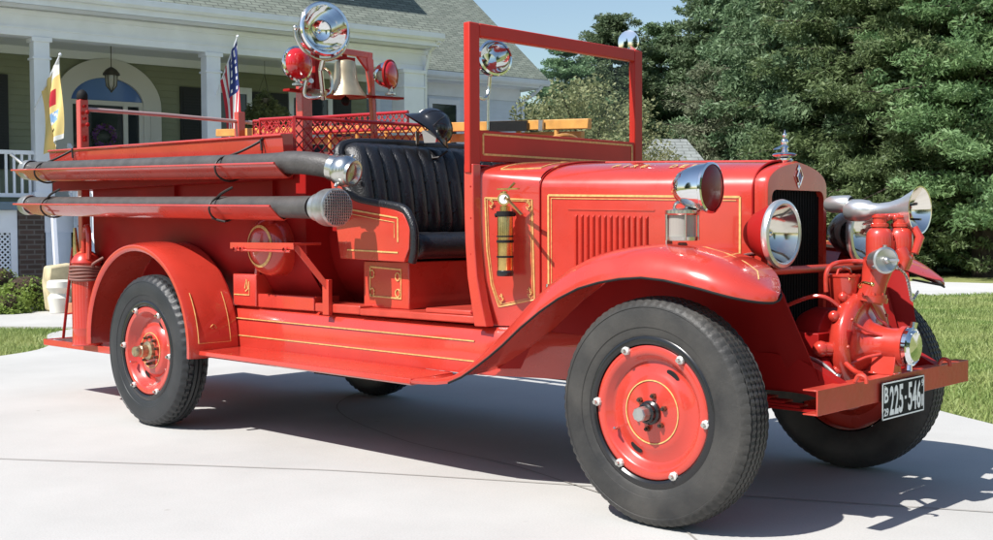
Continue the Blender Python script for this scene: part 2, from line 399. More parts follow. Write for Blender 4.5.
def text_mesh(s, M4, w, h, thick=0.001, boldness=0.018):
    """flat lettering fitted to w x h, in the local x/y plane of M4; returns verts, faces"""
    cu = bpy.data.curves.new('lettering', 'FONT'); cu.body = s; cu.resolution_u = 3; cu.extrude = 0.02; cu.offset = boldness
    o = bpy.data.objects.new('lettering', cu); C.objects.link(o)
    bpy.context.view_layer.update(); dg = bpy.context.evaluated_depsgraph_get()
    me = bpy.data.meshes.new_from_object(o.evaluated_get(dg))
    vs = np.array([v.co[:] for v in me.vertices]); fs = [tuple(p.vertices) for p in me.polygons]
    bpy.data.objects.remove(o); bpy.data.curves.remove(cu); bpy.data.meshes.remove(me)
    mn = vs.min(0); mxx = vs.max(0)
    vs = (vs-(mn+mxx)/2)/(mxx-mn)*np.array([w, h, thick])
    return [M4 @ Vector(v) for v in vs], fs

# ------------------------------------------------------------------ large structure: ground
def sheet(name, poly, z, m, kind='structure'):
    mb = MB(); mb.add([(x, y, z) for x, y in poly], [tuple(range(len(poly)))])
    o = mb.build(name, m); o['kind'] = kind; return o
sheet('lawn', [(-400, -400), (400, -400), (400, 400), (-400, 400)], -0.03, 'lawn')
edgeR = [(9, -3.5), (5.5, -2.2), (3.2, -.6), (1.6, .95), (0.6, 1.95), (.04, 2.36), (-.3, 2.58), (-.9, 2.98), (-2.2, 3.55), (-4.5, 4.2), (-8.0, 4.6), (-9.3, 4.75)]
edgeL = [(-10.6, 4.75), (-10.7, 3.2), (-10.1, 1.95), (-9.6, 1.45), (-8.5, .95), (-7.9, .25), (-7.6, -1.2), (-7.5, -5), (-7.5, -14), (9, -14)]
ER = [(p.x, p.y) for p in bez([(a, b, 0) for a, b in edgeR], 5)]
EL = [(p.x, p.y) for p in bez([(a, b, 0) for a, b in edgeL], 4)]
drive = MB(); drive.prism(ER+EL, 'z', -0.10, 0.0)
struct(drive.build('driveway', 'concrete', flat=True))
jt = MB()
def joint_line(pts, wd=0.009):
    P = bez([(a, b, 0) for a, b in pts], 8); vs = []; 
    for i, p in enumerate(P):
        t = (P[min(i+1, len(P)-1)]-P[max(i-1, 0)]).normalized(); nrm = Vector((-t.y, t.x, 0))*wd/2
        vs += [(p.x+nrm.x, p.y+nrm.y, 0.004), (p.x-nrm.x, p.y-nrm.y, 0.004)]
    jt.add(vs, [(2*i, 2*i+1, 2*i+3, 2*i+2) for i in range(len(P)-1)])
JOINTS = True
joint_line([(-5.2, -3.2), (-3.2, -1.93), (-2.05, -1.18), (-1.3, -.75), (1.5, .6)])
joint_line([(-4.2, 2.9), (-3.9, 1.5), (-3.3, .35), (-2.1, -.2), (-1.0, -.35), (.3, -.9), (1.2, -2.4)])
def crack(pts, seed):
    rg = random.Random(seed); P = [Vector((a, b, 0)) for a, b in pts]; out = []
    for p, q_ in zip(P[:-1], P[1:]):
        for k in range(10): out.append(p.lerp(q_, k/10)+Vector((rg.gauss(0, .012), rg.gauss(0, .012), 0)))
    vs = []
    for i, p in enumerate(out):
        w_ = .0012+.0018*rg.random(); vs += [(p.x+w_, p.y+w_, .0035), (p.x-w_, p.y-w_, .0035)]
    jt.add(vs, [(2*i, 2*i+1, 2*i+3, 2*i+2) for i in range(len(out)-1)])
struct(jt.build('expansion_joint', 'joint', flat=True))
walk = [(-10.9, 4.75), (-9.2, 4.75), (-9.2, 30), (-10.9, 30)]
walk2 = [(-10.62, 4.2), (-10.75, 3.0), (-10.4, 2.2), (-11.8, 1.2), (-13.9, .2), (-14.6, 1.6), (-14.2, 3.2), (-13.6, 4.9), (-10.9, 4.85)]
w2 = MB(); w2.prism(walk2, 'z', -0.10, -0.004); struct(w2.build('footpath', 'concrete', flat=True))
rd = MB(); rd.prism([(-60, 13.2), (-5.51, 14.3), (-4.97, 15.0), (60, 29.0), (60, 36), (-5.6, 18.9), (-60, 16.4)], 'z', -0.08, 0.0); struct(rd.build('road', 'road', flat=True))
sheet('mulch_bed', [(-14.0, .6), (-13.5, 2.2), (-13.9, 3.6), (-15.2, 4.3), (-17.2, -3), (-15.2, -4)], -0.022, 'mulch')

# ------------------------------------------------------------------ the fire truck
T = thing('fire_truck', 'red vintage open-cab fire truck with gold pinstripes, parked on the driveway', 'fire truck', (-1.73, 0, 0))
DX = -3.464
def wheel(cx, s, yo, rear=False):
    """s = outward side (-1 near), yo = |y| of outer sidewall"""
    A = Vector((0, s, 0)); O = Vector((cx, s*yo, 0.43))
    prof = [(.258, -.140), (.268, -.150), (.30, -.160), (.335, -.172), (.37, -.175), (.395, -.168)]
    tread = []
    zs = [-.158, -.143, -.140, -.136, -.133, -.116, -.1145, -.1085, -.107, -.0905, -.089, -.083, -.0815, -.065, -.0635, -.0575, -.056, -.039, -.036, -.032, -.029, -.012]
    rs = [.412, .424, .415, .415, .425, .4285, .417, .417, .429, .430, .418, .418, .430, .429, .417, .417, .4285, .425, .415, .415, .424, .412]
    zs[1] = -.145
    prof += list(zip(rs, zs)); nt0 = 6; nt1 = 6+len(rs)
    prof += [(.398, -.003), (.392, -.0015), (.390, -.004), (.370, .000), (.335, .000), (.318, -.003), (.316, -.006), (.298, -.010), (.285, -.014), (.274, -.022), (.262, -.030), (.258, -.036)]
    n = 216; secs = []
    x, y, a = frame(A)
    for k in range(n):
        t = 2*PI*k/n; d = x*math.cos(t)+y*math.sin(t); q = []
        per = 4 if rear else 3
        low = (k % per) < (2 if rear else 1)
        for i, (r, h) in enumerate(prof):
            rr = r
            if nt0 <= i < nt1:
                edge = (i <= nt0+1) or (i >= nt1-2)
                if low and edge: rr = r-(.007 if rear else .0028)
                if low and not rear and i >= nt1-1: rr = r-.007
                if not edge and not rear and (k % 2): rr = r-.0035
                if rear and not edge and low and (i in (nt0+4, nt0+5, nt1-5, nt1-6)): rr = r-.009
            q.append(O+A*h+d*rr)
        secs.append(q)
    secs.append(secs[0])
    mb = MB(); mb.loft(secs)
    wl = MB()
    # red disc
    disc = [(.252, -.030), (.250, -.022), (.244, -.018), (.222, -.018), (.212, -.024), (.200, -.046), (.190, -.052), (.165, -.048), (.145, -.036), (.13, -.030), (.075, -.028), (.066, -.024), (.0, -.022)]
    if rear: disc = [(.252, -.030), (.250, -.022), (.244, -.018), (.222, -.020), (.212, -.030), (.200, -.060), (.18, -.075), (.155, -.07), (.135, -.048), (.125, -.044), (.07, -.044), (.06, -.040), (.0, -.038)]
    wl.lathe(disc, O, A, 72); wl.lathe([(.252, -.14), (.252, -.03)], O, A, 72)
    wl.lathe([(.0, -.16), (.16, -.15), (.19, -.10), (.252, -.09)], O, A, 40)
    root = wl.build('wheel', ['red'], T)
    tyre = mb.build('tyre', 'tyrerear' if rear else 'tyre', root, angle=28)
    rm = MB(); rm.lathe([(.2525, -.032), (.254, -.016), (.262, -.010), (.272, -.010), (.282, -.012), (.288, -.018), (.291, -.024)], O, A, 72)
    rm.build('rim', 'black', root)
    ps = MB(); pr = .118 if not rear else .10; ph = -.0285 if not rear else -.0435
    ps.lathe([(pr-.0025, ph+.0005), (pr-.002, ph+.0022), (pr+.002, ph+.0022), (pr+.0025, ph+.0005)], O, A, 60); ps.build('pinstripe', 'gold', root)
    x, y, a = frame(A)
    ph0 = R_(38)
    for k in range(6):
        t = ph0+k*PI/3+R_(18); d = x*math.cos(t)+y*math.sin(t); tt = -x*math.sin(t)+y*math.cos(t)
        c = O+d*.247+A*(-.014); lg = MB()
        lg.tube([c-A*.004, c+A*.006, c+A*.010], [.017, .016, .011], 8); lg.bar(c-d*.010+A*.004, c+d*.012+A*.003, .022, .012, 0, A)
        lg.tube([c+A*.008, c+A*.022], [.0085, .008], 6, 1)
        lg.build('rim_clamp', ['silverp', 'nickel'], root)
    hb = MB()
    nstud = 10 if rear else 6; sr = .078 if rear else .064; fb = -.044 if rear else -.028
    for k in range(nstud):
        t = 2*PI*(k+.3)/nstud; d = x*math.cos(t)+y*math.sin(t); c = O+d*sr+A*fb
        hb = MB(); hb.tube([c, c+A*.016], .0105 if not rear else .010, 6, 0); hb.tube([c+A*.016, c+A*.024], .006, 8, 1)
        hb.build('lug_nut', ['bronze', 'chassis'], root)
    if not rear:
        h2 = MB(); h2.lathe([(.045, -.026), (.045, -.010), (.037, -.004), (.037, .012), (.030, .016)], O, A, 28, 0)
        h2.build('hub', 'black', root)
        h3 = MB(); h3.lathe([(.030, .010), (.028, .020), (.028, .050), (.025, .056), (.0, .057)], O, A, 8, 0); h3.build('hub_cap', 'brassy' if 'brassy' in M else 'steel', root, angle=20)
    else:
        h2 = MB(); h2.lathe([(.055, -.042), (.052, -.020), (.036, -.012), (.034, .025), (.030, .03), (.030, .055), (.026, .062), (.0, .064)], O, A, 24, 0); h2.build('hub', 'brasshub', root)
    # hand holes and valve
    hh = MB()
    for k in range(2):
        t = R_(200)+k*PI+R_(40); d = x*math.cos(t)+y*math.sin(t); tt = -x*math.sin(t)+y*math.cos(t)
        c = O+d*.165+A*(-.0445 if not rear else -.066)
        pts = [c+d*.013*math.cos(q)+tt*.030*math.sin(q) for q in [2*PI*i/16 for i in range(16)]]
        hh.add(pts, [tuple(range(16))])
    hh.islands('hand_hole', 'matblack', root, recalc=False)
    va = MB(); d = x*math.cos(R_(205))+y*math.sin(R_(205)); va.tube([O+d*.19-A*.05, O+d*.185-A*.02, O+d*.17+A*.0], [.006, .006, .004], 8); va.build('valve_stem', 'nickel', root)
    return root
M['bronze'] = mat('dark_bronze', (0.22, 0.10, 0.06), rough=.4, metal=.7)
M['brasshub'] = mat('aged_brass', (0.45, 0.36, 0.22), rough=0.35, metal=0.85, var=0.3, vscale=40)
for sgn in (-1, 1):
    wheel(0, sgn, .825); wheel(DX, sgn, .900, True)
# axles, chassis
ch = MB()
for s in (-1, 1):
    ch.box(-4.75, -.45, s*.40-.03, s*.40+.03, .50, .64); 
ch.pair('chassis_rail', 'chassis', T)
hr = MB()
for s in (-1, 1):   # painted front frame horns: curve down to the bumper
    secs = []
    for x_, z_, h_ in ((-.449, .57, .14), (.28, .575, .13), (.40, .565, .12), (.50, .53, .10), (.580, .503, .070)):
        y0 = s*.40; secs.append([(x_, y0-.028, z_-h_/2), (x_, y0+.028, z_-h_/2), (x_, y0+.028, z_+h_/2), (x_, y0-.028, z_+h_/2)])
    hr.loft(secs, closed=True, caps=True)
    hr.bar((.33, s*.25, .60), (.575, s*.40, .50), .05, .02)
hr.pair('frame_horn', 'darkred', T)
ax = MB(); ax.box(-.035, .035, -.62, .62, .36, .44); ax.cyl((DX, -.70, .43), (DX, .70, .43), .055); ax.ball((DX, 0, .43), .17, 16, 0, (1, .9, 1))
ax.tube([(DX, 0, .43), (-.9, 0, .55)], .04, 10)
ax.build('axle', 'chassis', T)
for s in (-1, 1):
    for x0, L in ((0, .48), (DX, .62)):
        sp = MB()
        for k in range(7):
            f = 1-k*.13; sp.box(x0-L*f, x0+L*f, s*.43-.032, s*.43+.032, .448+k*.011-.01, .457+k*.011-.01)
        sp.build('leaf_spring', 'darkred' if x0 == 0 else 'chassis', T)
en = MB(); en.box(-.75, -.05, -.2, .2, .42, .95); en.box(-1.3, -.75, -.14, .14, .40, .70); en.tube([(-1.2, .25, .42), (-3.0, .25, .40), (-4.6, .3, .38)], .03, 10); en.tube([(-2.6, .25, .4), (-1.9, .25, .4)], .085, 14)
en.box(-2.75, -2.2, -.25, .1, .30, .52); en.build('engine', 'chassis', T)

# hood ------------------------------------------------------------
hw = smooth_curve([-.86, -.5, 0.0, .12], [.455, .375, .262, .238])
def hood_sec(x, w, zs, zt, zb, n=12, k=2.3):
    q = [(x, -w, zb), (x, -w, zb+(zs-zb)*.5)]
    for i in range(n+1):
        t = PI*i/(2*n); q.append((x, -w*math.cos(t)**(2/k), zs+(zt-zs)*math.sin(t)**(2/k)))
    q += [(p[0], -p[1], p[2]) for p in reversed(q[:-1])]
    return q
def hood_dims(x):
    t = (x+.86)/.98
    return hw(x), 1.285-.035*t, 1.415-.035*t
hd = MB(); secs = []
for i in range(15):
    x = -.85+i*(.085+.85)/14; w, zs, zt = hood_dims(x); secs.append(hood_sec(x, w, zs, zt, .78))
hd.loft(secs); hd.build('hood', 'red', T)
# pinstripe lines on hood side, both sides, following the surface
def surf_pt(x, side, z):
    w, zs, zt = hood_dims(x); k = 2.3
    if z <= zs: return Vector((x, side*(w+.0022), z))
    s_ = min(1, ((z-zs)/(zt-zs)))**(k/2); c_ = math.sqrt(max(0, 1-s_*s_)); return Vector((x, side*(w*c_**(2/k)+.0022), z+.0015))
def ribbon(mb, pts, wd, nrm):
    nrm = Vector(nrm); vs = []; P = [Vector(p) for p in pts]
    for i, p in enumerate(P):
        t = (P[min(i+1, len(P)-1)]-P[max(i-1, 0)]).normalized(); s_ = t.cross(nrm).normalized()*wd/2
        vs += [p+s_+nrm*.001, p-s_+nrm*.001, p+s_-nrm*.004, p-s_-nrm*.004]
    fs = []
    for i in range(len(P)-1):
        a = 4*i; b = 4*i+4
        fs += [(a, a+1, b+1, b), (a, b, b+2, a+2), (a+1, a+3, b+3, b+1)]
    mb.add(vs, fs)
ps = MB()
for s in (-1, 1):
    def L(x0, z0, x1, z1, wd=.009, n=8): ribbon(ps, [surf_pt(x0+(x1-x0)*i/n, s, z0+(z1-z0)*i/n) for i in range(n+1)], wd, (0, s, 0))
    L(-.815, 1.257, .035, 1.234); L(-.815, 1.257, -.815, .80); L(.035, 1.234, .035, .84)
    L(-.80, 1.243, .02, 1.220, .003); L(-.80, 1.243, -.80, .80, .003)
ps.pair('hood_pinstripe', 'gold', T, flat=True)
# louvres
lv = MB()
for s in (-1, 1):
    for i in range(13):
        x = -.695+i*.0268; w = hw(x); zt, zb_ = 1.172-.010*i/12, .930
        y0 = s*(w-.002); y1 = s*(w+.008)
        lv.add([(x, y0, zb_), (x+.021, y0, zb_), (x+.019, y1, zb_+.012), (x+.003, y0, zt), (x+.021, y0, zt), (x+.019, y1, zt-.012), (x+.002, y0, zb_)],
               [(0, 1, 2), (1, 4, 5, 2), (2, 5, 3, 0), (3, 5, 4)])
    x0, x1 = -.71, -.285
lv.islands('louvre', 'red', T)
lf = MB()
for s in (-1, 1):
    for (x0, z0, x1, z1) in ((-.72, 1.195, -.325, 1.185),):
        ribbon(lf, [surf_pt(x0+(x1-x0)*i/6, s, z0+(z1-z0)*i/6) for i in range(7)], .006, (0, s, 0))
lf.pair('louvre_panel_edge', 'redflat', T, flat=True)
# hood centre hinge and seam bands
hg = MB(); hg.tube([(-.85, 0, 1.417), (.085, 0, 1.383)], .006, 8)
for x in (-.855, .088):
    w, zs, zt = hood_dims(x); q = hood_sec(x, w+.004, zs, zt+.004, .80)
    hg.tube(q, .0045, 8, 1)
hg.build('hood_hinge', ['red', 'darkred'], T)
hl = MB(); hl.tube([(-.80, -.445, .815), (-.80, -.470, .83), (-.80, -.47, .87)], .008, 8); hl.tube([(-.05, -.275, .84), (-.05, -.30, .85), (-.05, -.30, .89)], .008, 8); hl.islands('hood_latch', 'nickel', T)
# lettering on the hood shoulder
lt = MB()
for s in (-1, 1):
    txt = 'FIRE  DEPT.'; n = len(txt); x0, x1 = -.60, -.10
    for i, cch in enumerate(txt):
        if cch == ' ': continue
        f = (i+.5)/n; x = x0+(x1-x0)*f if s < 0 else x1+(x0-x1)*f
        w, zs, zt = hood_dims(x); z = zs+(zt-zs)*.80
        p = surf_pt(x, s, z); p2 = surf_pt(x, s, z+.012); p1 = surf_pt(x, s, z-.02)
        up = (p2-p1).normalized(); rt = Vector((-s, 0, 0)); nm = rt.cross(up).normalized()
        m4 = Matrix((rt, up, nm)).transposed().to_4x4(); m4.translation = p+nm*.0012
        v, f_ = text_mesh(cch, m4, .028 if cch not in 'I.' else .008, .042 if cch != '.' else .008); lt.add(v, f_)
lt.pair('hood_lettering', 'gold', T, flat=True)

# radiator shell ---------------------------------------------------
def shell_outline(w, zb, zsd, zt, k=3.0, n=10):
    q = [(-w, zb), (-w, zsd-.02)]
    for i in range(n+1):
        t = PI*i/(2*n); f = math.cos(t)**(2/k); y = -w*f; z = zsd+(zt-zsd)*(math.sin(t)**(2/k))*.72+(zt-zsd)*.28*(1-f)
        q.append((y, z))
    return q+[(-a, b) for a, b in reversed(q[:-1])]
rs_ = MB()
oA = shell_outline(.243, .55, 1.265, 1.382); 
oB = [(a*1.0, b) for a, b in oA]
oC = [(a*.965, b-.006) for a, b in oA]
inn = [(-.207, .56)]+[(-.207, 1.235)]
def rnd(w, zb, zt, r, n, m):
    """inner opening sampled to m points matching outline"""
    pts = [(-w, zb), (-w, zt-r)]
    for i in range(n+1):
        t = PI/2*i/n; pts.append((-w+r-r*math.cos(t), zt-r+r*math.sin(t)))
    pts[-1] = (-w+r, zt); 
    return pts
nI = rnd(.207, .55, 1.262, .035, 9, 0)   # 12 pts
half = nI + [(0, 1.262-.0)]
inner = half+[(-a, b) for a, b in reversed(half[:-1])]
assert len(inner) == len(oA), (len(inner), len(oA))
xs_ = [(.088, oA), (.135, oA), (.148, oC)]
rs_.loft([[(x, a, b) for a, b in o] for x, o in xs_]+[[(.150, a, b) for a, b in inner], [(.118, a, b) for a, b in inner]])
rs_.build('radiator_shell', 'red', T, angle=40)
rc = MB(); rc.box(.10, .122, -.208, .208, .55, 1.264)
for k in range(20): rc.box(.122, .127, -.205+k*.0216-.0012, -.205+k*.0216+.0012, .56, 1.26)
for k in range(34): rc.box(.122, .125, -.205, .205, .565+k*.0207, .566+k*.0207)
rc.build('radiator_core', 'mesh', T, flat=True)
bd = MB()
for i, (dz, r) in enumerate(((.030, .018), (0, .026), (-.030, .018))):
    zc = 1.318+dz; bd.add([(.152, 0, zc-r*1.2), (.152, -r*.75, zc), (.152, 0, zc+r*1.2), (.152, r*.75, zc), (.158, 0, zc)], [(0, 1, 4), (1, 2, 4), (2, 3, 4), (3, 0, 4)], 0 if i != 1 else 1)
bd.tube([(.156, -.021, 1.318), (.156, 0, 1.355), (.156, .021, 1.318), (.156, 0, 1.28)], .003, 6, 0, closed=True)
bd.build('radiator_badge', ['chrome', 'emblem'], T)
cp = MB(); cx = .085
cp.lathe([(.030, 1.378), (.034, 1.386), (.030, 1.394), (.018, 1.398), (.045, 1.404), (.052, 1.409), (.045, 1.415), (.014, 1.421), (.010, 1.432), (.018, 1.440), (.012, 1.448), (.0, 1.45)], (cx, 0, 0), (0, 0, 1), 24)
cp.ball((cx, 0, 1.462), .016, 14); cp.ball((cx, 0, 1.490), .010, 12); cp.tube([(cx, 0, 1.495), (cx, 0, 1.512)], [.006, .001], 8)
for s in (-1, 1): cp.tube([(cx, s*.010, 1.445), (cx-.008, s*.032, 1.437), (cx-.016, s*.060, 1.430)], [.008, .006, .002], 8)
cp.build('radiator_cap', 'chrome', T)

# cowl -------------------------------------------------------------
cw = MB(); secs = []
for i in range(9):
    t = i/8; x = -1.125+(.270)*t; e = t*t*(3-2*t)
    w = .592+(.462-.592)*(t**.8); zs = 1.335-.045*t; zt = 1.425-.008*t
    secs.append([(p[0], p[1], p[2]) for p in hood_sec(x, w, zs, zt, .68, 12, 2.6)])
cw.loft(secs); cw.build('cowl', 'red', T)
def cowl_y(x, z):
    t = (x+1.125)/.27; return .592+(.462-.592)*(max(0, t)**.8)+.0025
cs = MB()
for s in (-1, 1):
    q = [(-1.085, 1.250), (-.885, 1.238), (-.875, .80), (-1.03, .765), (-1.06, .86), (-1.078, 1.02)]
    for wd, ins in ((.007, 0), (.0025, .012)):
        cxm, czm = -.975, 1.03; pts = [(cxm+(a-cxm)*(1-ins*7), czm+(b-czm)*(1-ins*3)) for a, b in q]; pts.append(pts[0])
        den = []
        for a, b in zip(pts[:-1], pts[1:]):
            for k in range(5): den.append((a[0]+(b[0]-a[0])*k/5, a[1]+(b[1]-a[1])*k/5))
        den.append(pts[-1]); ribbon(cs, [(a, s*cowl_y(a, b), b) for a, b in den], wd, (0, s, 0))
    for (a, b) in ((-1.062, 1.225), (-.905, 1.215), (-.90, .83), (-1.022, .80)):     # corner scrolls
        for k in range(5):
            t = k*1.25; ribbon(cs, [(a+.014*math.cos(t+u*.5)*(.5+u*.25), s*cowl_y(a, b), b+.018*math.sin(t+u*.5)*(.5+u*.25)) for u in range(4)], .004, (0, s, 0))
cs.pair('cowl_pinstripe', 'gold', T, flat=True)
ct = MB()      # stripes on the cowl top edge
def cowl_top(x, y):
    t = (x+1.125)/.27; w = .592+(.462-.592)*(t**.8); zs = 1.335-.045*t; zt = 1.425-.008*t; k = 2.6
    c_ = min(1, abs(y)/w)**(k/2); return zs+(zt-zs)*math.sqrt(max(0, 1-c_*c_))**(2/k)+.002
for s in (-1, 1):
    q = [(-1.05, s*.50), (-.90, s*.40), (-.90, s*.10), (-1.05, s*.10), (-1.05, s*.50)]
    den = []
    for a, b in zip(q[:-1], q[1:]):
        for k in range(8): den.append((a[0]+(b[0]-a[0])*k/8, a[1]+(b[1]-a[1])*k/8))
    den.append(q[-1]); ribbon(ct, [(a, b, cowl_top(a, b)) for a, b in den], .010, (0, 0, 1))
ct.pair('cowl_top_pinstripe', 'gold', T, flat=True)

# windshield frame -------------------------------------------------
wf = MB(); X0, X1 = -1.150, -1.112
for s in (-1, 1): wf.box(X0, X1, min(s*.632, s*.566), max(s*.632, s*.566), 1.36 if s > 0 else 1.36, 2.026)
wf.box(X0, X1, -.566, .566, 1.966, 2.0262)
wf.build('windshield_frame', 'framered_shade', T, bevel=.005)
wp = MB(); wp.box(X0+.004, X1-.003, -.566, .566, 1.415, 1.552)
for s in (-1, 1): pass
wpo = wp.build('windshield_lower_panel', 'framered_shade', T, bevel=.003)
wq = MB(); xx = X1-.002
for (a, b, c_, d) in ((-.545, 1.535, .545, 1.535), (-.545, 1.445, .545, 1.445), (-.545, 1.535, -.545, 1.445), (.545, 1.535, .545, 1.445)):
    ribbon(wq, [(xx, a, b), (xx, c_, d)], .009, (1, 0, 0))
wq.build('pinstripe', 'gold', wpo, flat=True)
wg = MB(); wg.box(-1.133, -1.129, -.568, .568, 1.550, 1.968); wg.build('windshield_glass', 'glass', T, flat=True)
wb = MB()
for z in (1.40, 1.30, 1.16, 1.0, .86, .74):
    wb.ball((-1.118, -.618, z), .008, 8)
wb.islands('frame_bolt', 'darkred', T)
# door post flange: cowl rear edge, curving forward at the bottom
pf = MB()
for s in (-1, 1):
    secs = []
    for z, x, w_ in ((1.40, -1.135, .045), (1.2, -1.135, .045), (1.05, -1.13, .045), (.90, -1.118, .048), (.78, -1.095, .055), (.68, -1.075, .07)):
        secs.append([(x-.02, s*.628, z), (x+w_*.7, s*.622, z), (x+w_*.75, s*.575, z), (x-.02, s*.56, z)])
    pf.loft(secs, closed=True, caps=True)
pf.pair('door_post', 'red', T, bevel=.004)
rv = MB(); rv.lathe([(.0, -.055), (.03, -.05), (.052, -.025), (.058, 0), (.060, .006), (.054, .008), (.0, .012)], (-1.165, .585, 2.072), (.25, -.95, .0), 24, 0); rv.tube([(-1.14, .60, 2.01), (-1.16, .62, 2.04)], .008, 8)
rv.build('frame_lamp', ['chrome', 'redlens'], T)

# front fenders ----------------------------------------------------
fz = smooth_curve([-1.30, -1.16, -1.04, -.954, -.737, -.554, -.36, -.2, .013, .217, .357, .44, .49], [.446, .450, .462, .490, .621, .757, .868, .917, .941, .914, .878, .860, .862])
fc = smooth_curve([-1.30, -1.16, -.95, -.74, -.54, -.35, -.15, .03, .2, .33, .42, .49], [.004, .008, .035, .085, .120, .125, .115, .108, .098, .075, .040, .010])
fyo = smooth_curve([-1.30, .13, .25, .34, .40, .44, .458], [.862, .862, .852, .820, .780, .735, .70])
fyi = smooth_curve([-1.30, -1.0, -.85, -.5, 0, .2, .30, .38, .43, .458], [.60, .60, .50, .44, .41, .42, .46, .54, .62, .67])
xsF = [-1.26, -1.18, -1.1, -1.02, -.94, -.86, -.78, -.7, -.6, -.5, -.4, -.3, -.2, -.1, 0, .1, .18, .25, .30, .34, .37, .40, .42, .436, .447, .454]
def fsec(x, s, n=14):
    q = []; ze, c_, yo, yi = fz(x), fc(x), fyo(x), fyi(x)
    q.append((x, s*(yo-.004), ze-.012))
    for i in range(n+1):
        t = i/n
        f = math.sqrt(max(0, 1-(1-min(t/.42, 1))**2)) if t < .42 else 1-.20*((t-.42)/.58)**2
        q.append((x, s*(yo+(yi-yo)*t), ze+c_*f))
    return q
for s in (-1, 1):
    fd = MB(); secs = [fsec(x, s) for x in xsF]
    tip = Vector((.460, s*.688, .868)); secs.append([tuple(tip+Vector((0, 0, -.006))) if k == 0 else tuple(tip) for k in range(len(secs[0]))])
    fd.loft(secs); f_o = fd.build('front_fender', 'red', T, angle=50, solid=.004)
    be = MB(); path = [(x, s*(fyo(x)-.001), fz(x)-.010) for x in xsF[3:]]+[(.460, s*.675, .858), (.436, s*.622, .868), (.385, s*.545, .885)]
    be.tube(path, .0048, 8); be.build('fender_bead', 'matblack', f_o)
    gp = MB(); gp.tube([], 1) if False else None
    line = []
    for x in [-.35, -.2, -.05, .1, .2, .28, .34]:
        c_, yo, yi = fc(x), fyo(x), fyi(x); t = .60; f = 1-.20*((t-.42)/.58)**2
        line.append((x, s*(yo+(yi-yo)*t), fz(x)+c_*f+.002))
    line += [(.385, s*.69, fz(.385)+fc(.385)*.97+.004)]
    ribbon(gp, line, .007, (0, 0, 1)); gp.build('pinstripe', 'gold', f_o, flat=True)
# splash aprons between fenders, hood and frame
for s in (-1, 1):
    ap = MB(); top = [(x, s*(fyi(x)+.01), fz(x)+fc(x)*.80-.004) for x in (-.98, -.8, -.6, -.4, -.2, 0, .15, .28, .37)]
    low = [(x, s*y, z) for x, y, z in ((-1.0, .55, .50), (-.8, .47, .50), (-.6, .43, .50), (-.4, .43, .50), (-.2, .43, .50), (0, .43, .50), (.18, .43, .50), (.36, .42, .50), (.50, .41, .49))]
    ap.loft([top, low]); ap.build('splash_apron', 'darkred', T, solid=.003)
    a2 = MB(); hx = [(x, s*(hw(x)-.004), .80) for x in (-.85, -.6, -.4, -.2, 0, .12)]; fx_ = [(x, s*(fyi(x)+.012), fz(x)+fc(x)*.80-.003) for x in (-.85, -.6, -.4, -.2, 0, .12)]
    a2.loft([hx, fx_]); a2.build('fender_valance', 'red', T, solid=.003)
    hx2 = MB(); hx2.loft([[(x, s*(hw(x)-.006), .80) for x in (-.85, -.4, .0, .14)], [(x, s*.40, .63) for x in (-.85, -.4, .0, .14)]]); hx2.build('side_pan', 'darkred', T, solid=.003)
fl = MB(); fl.loft([[(.14, -.243, .95), (.14, -.243, .56)], [(.33, -.42, .86), (.44, -.40, .50)]]); fl.loft([[(.14, .243, .95), (.14, .243, .56)], [(.33, .42, .86), (.44, .40, .50)]]); fl.pair('front_splash_panel', 'darkred', T, solid=.003)

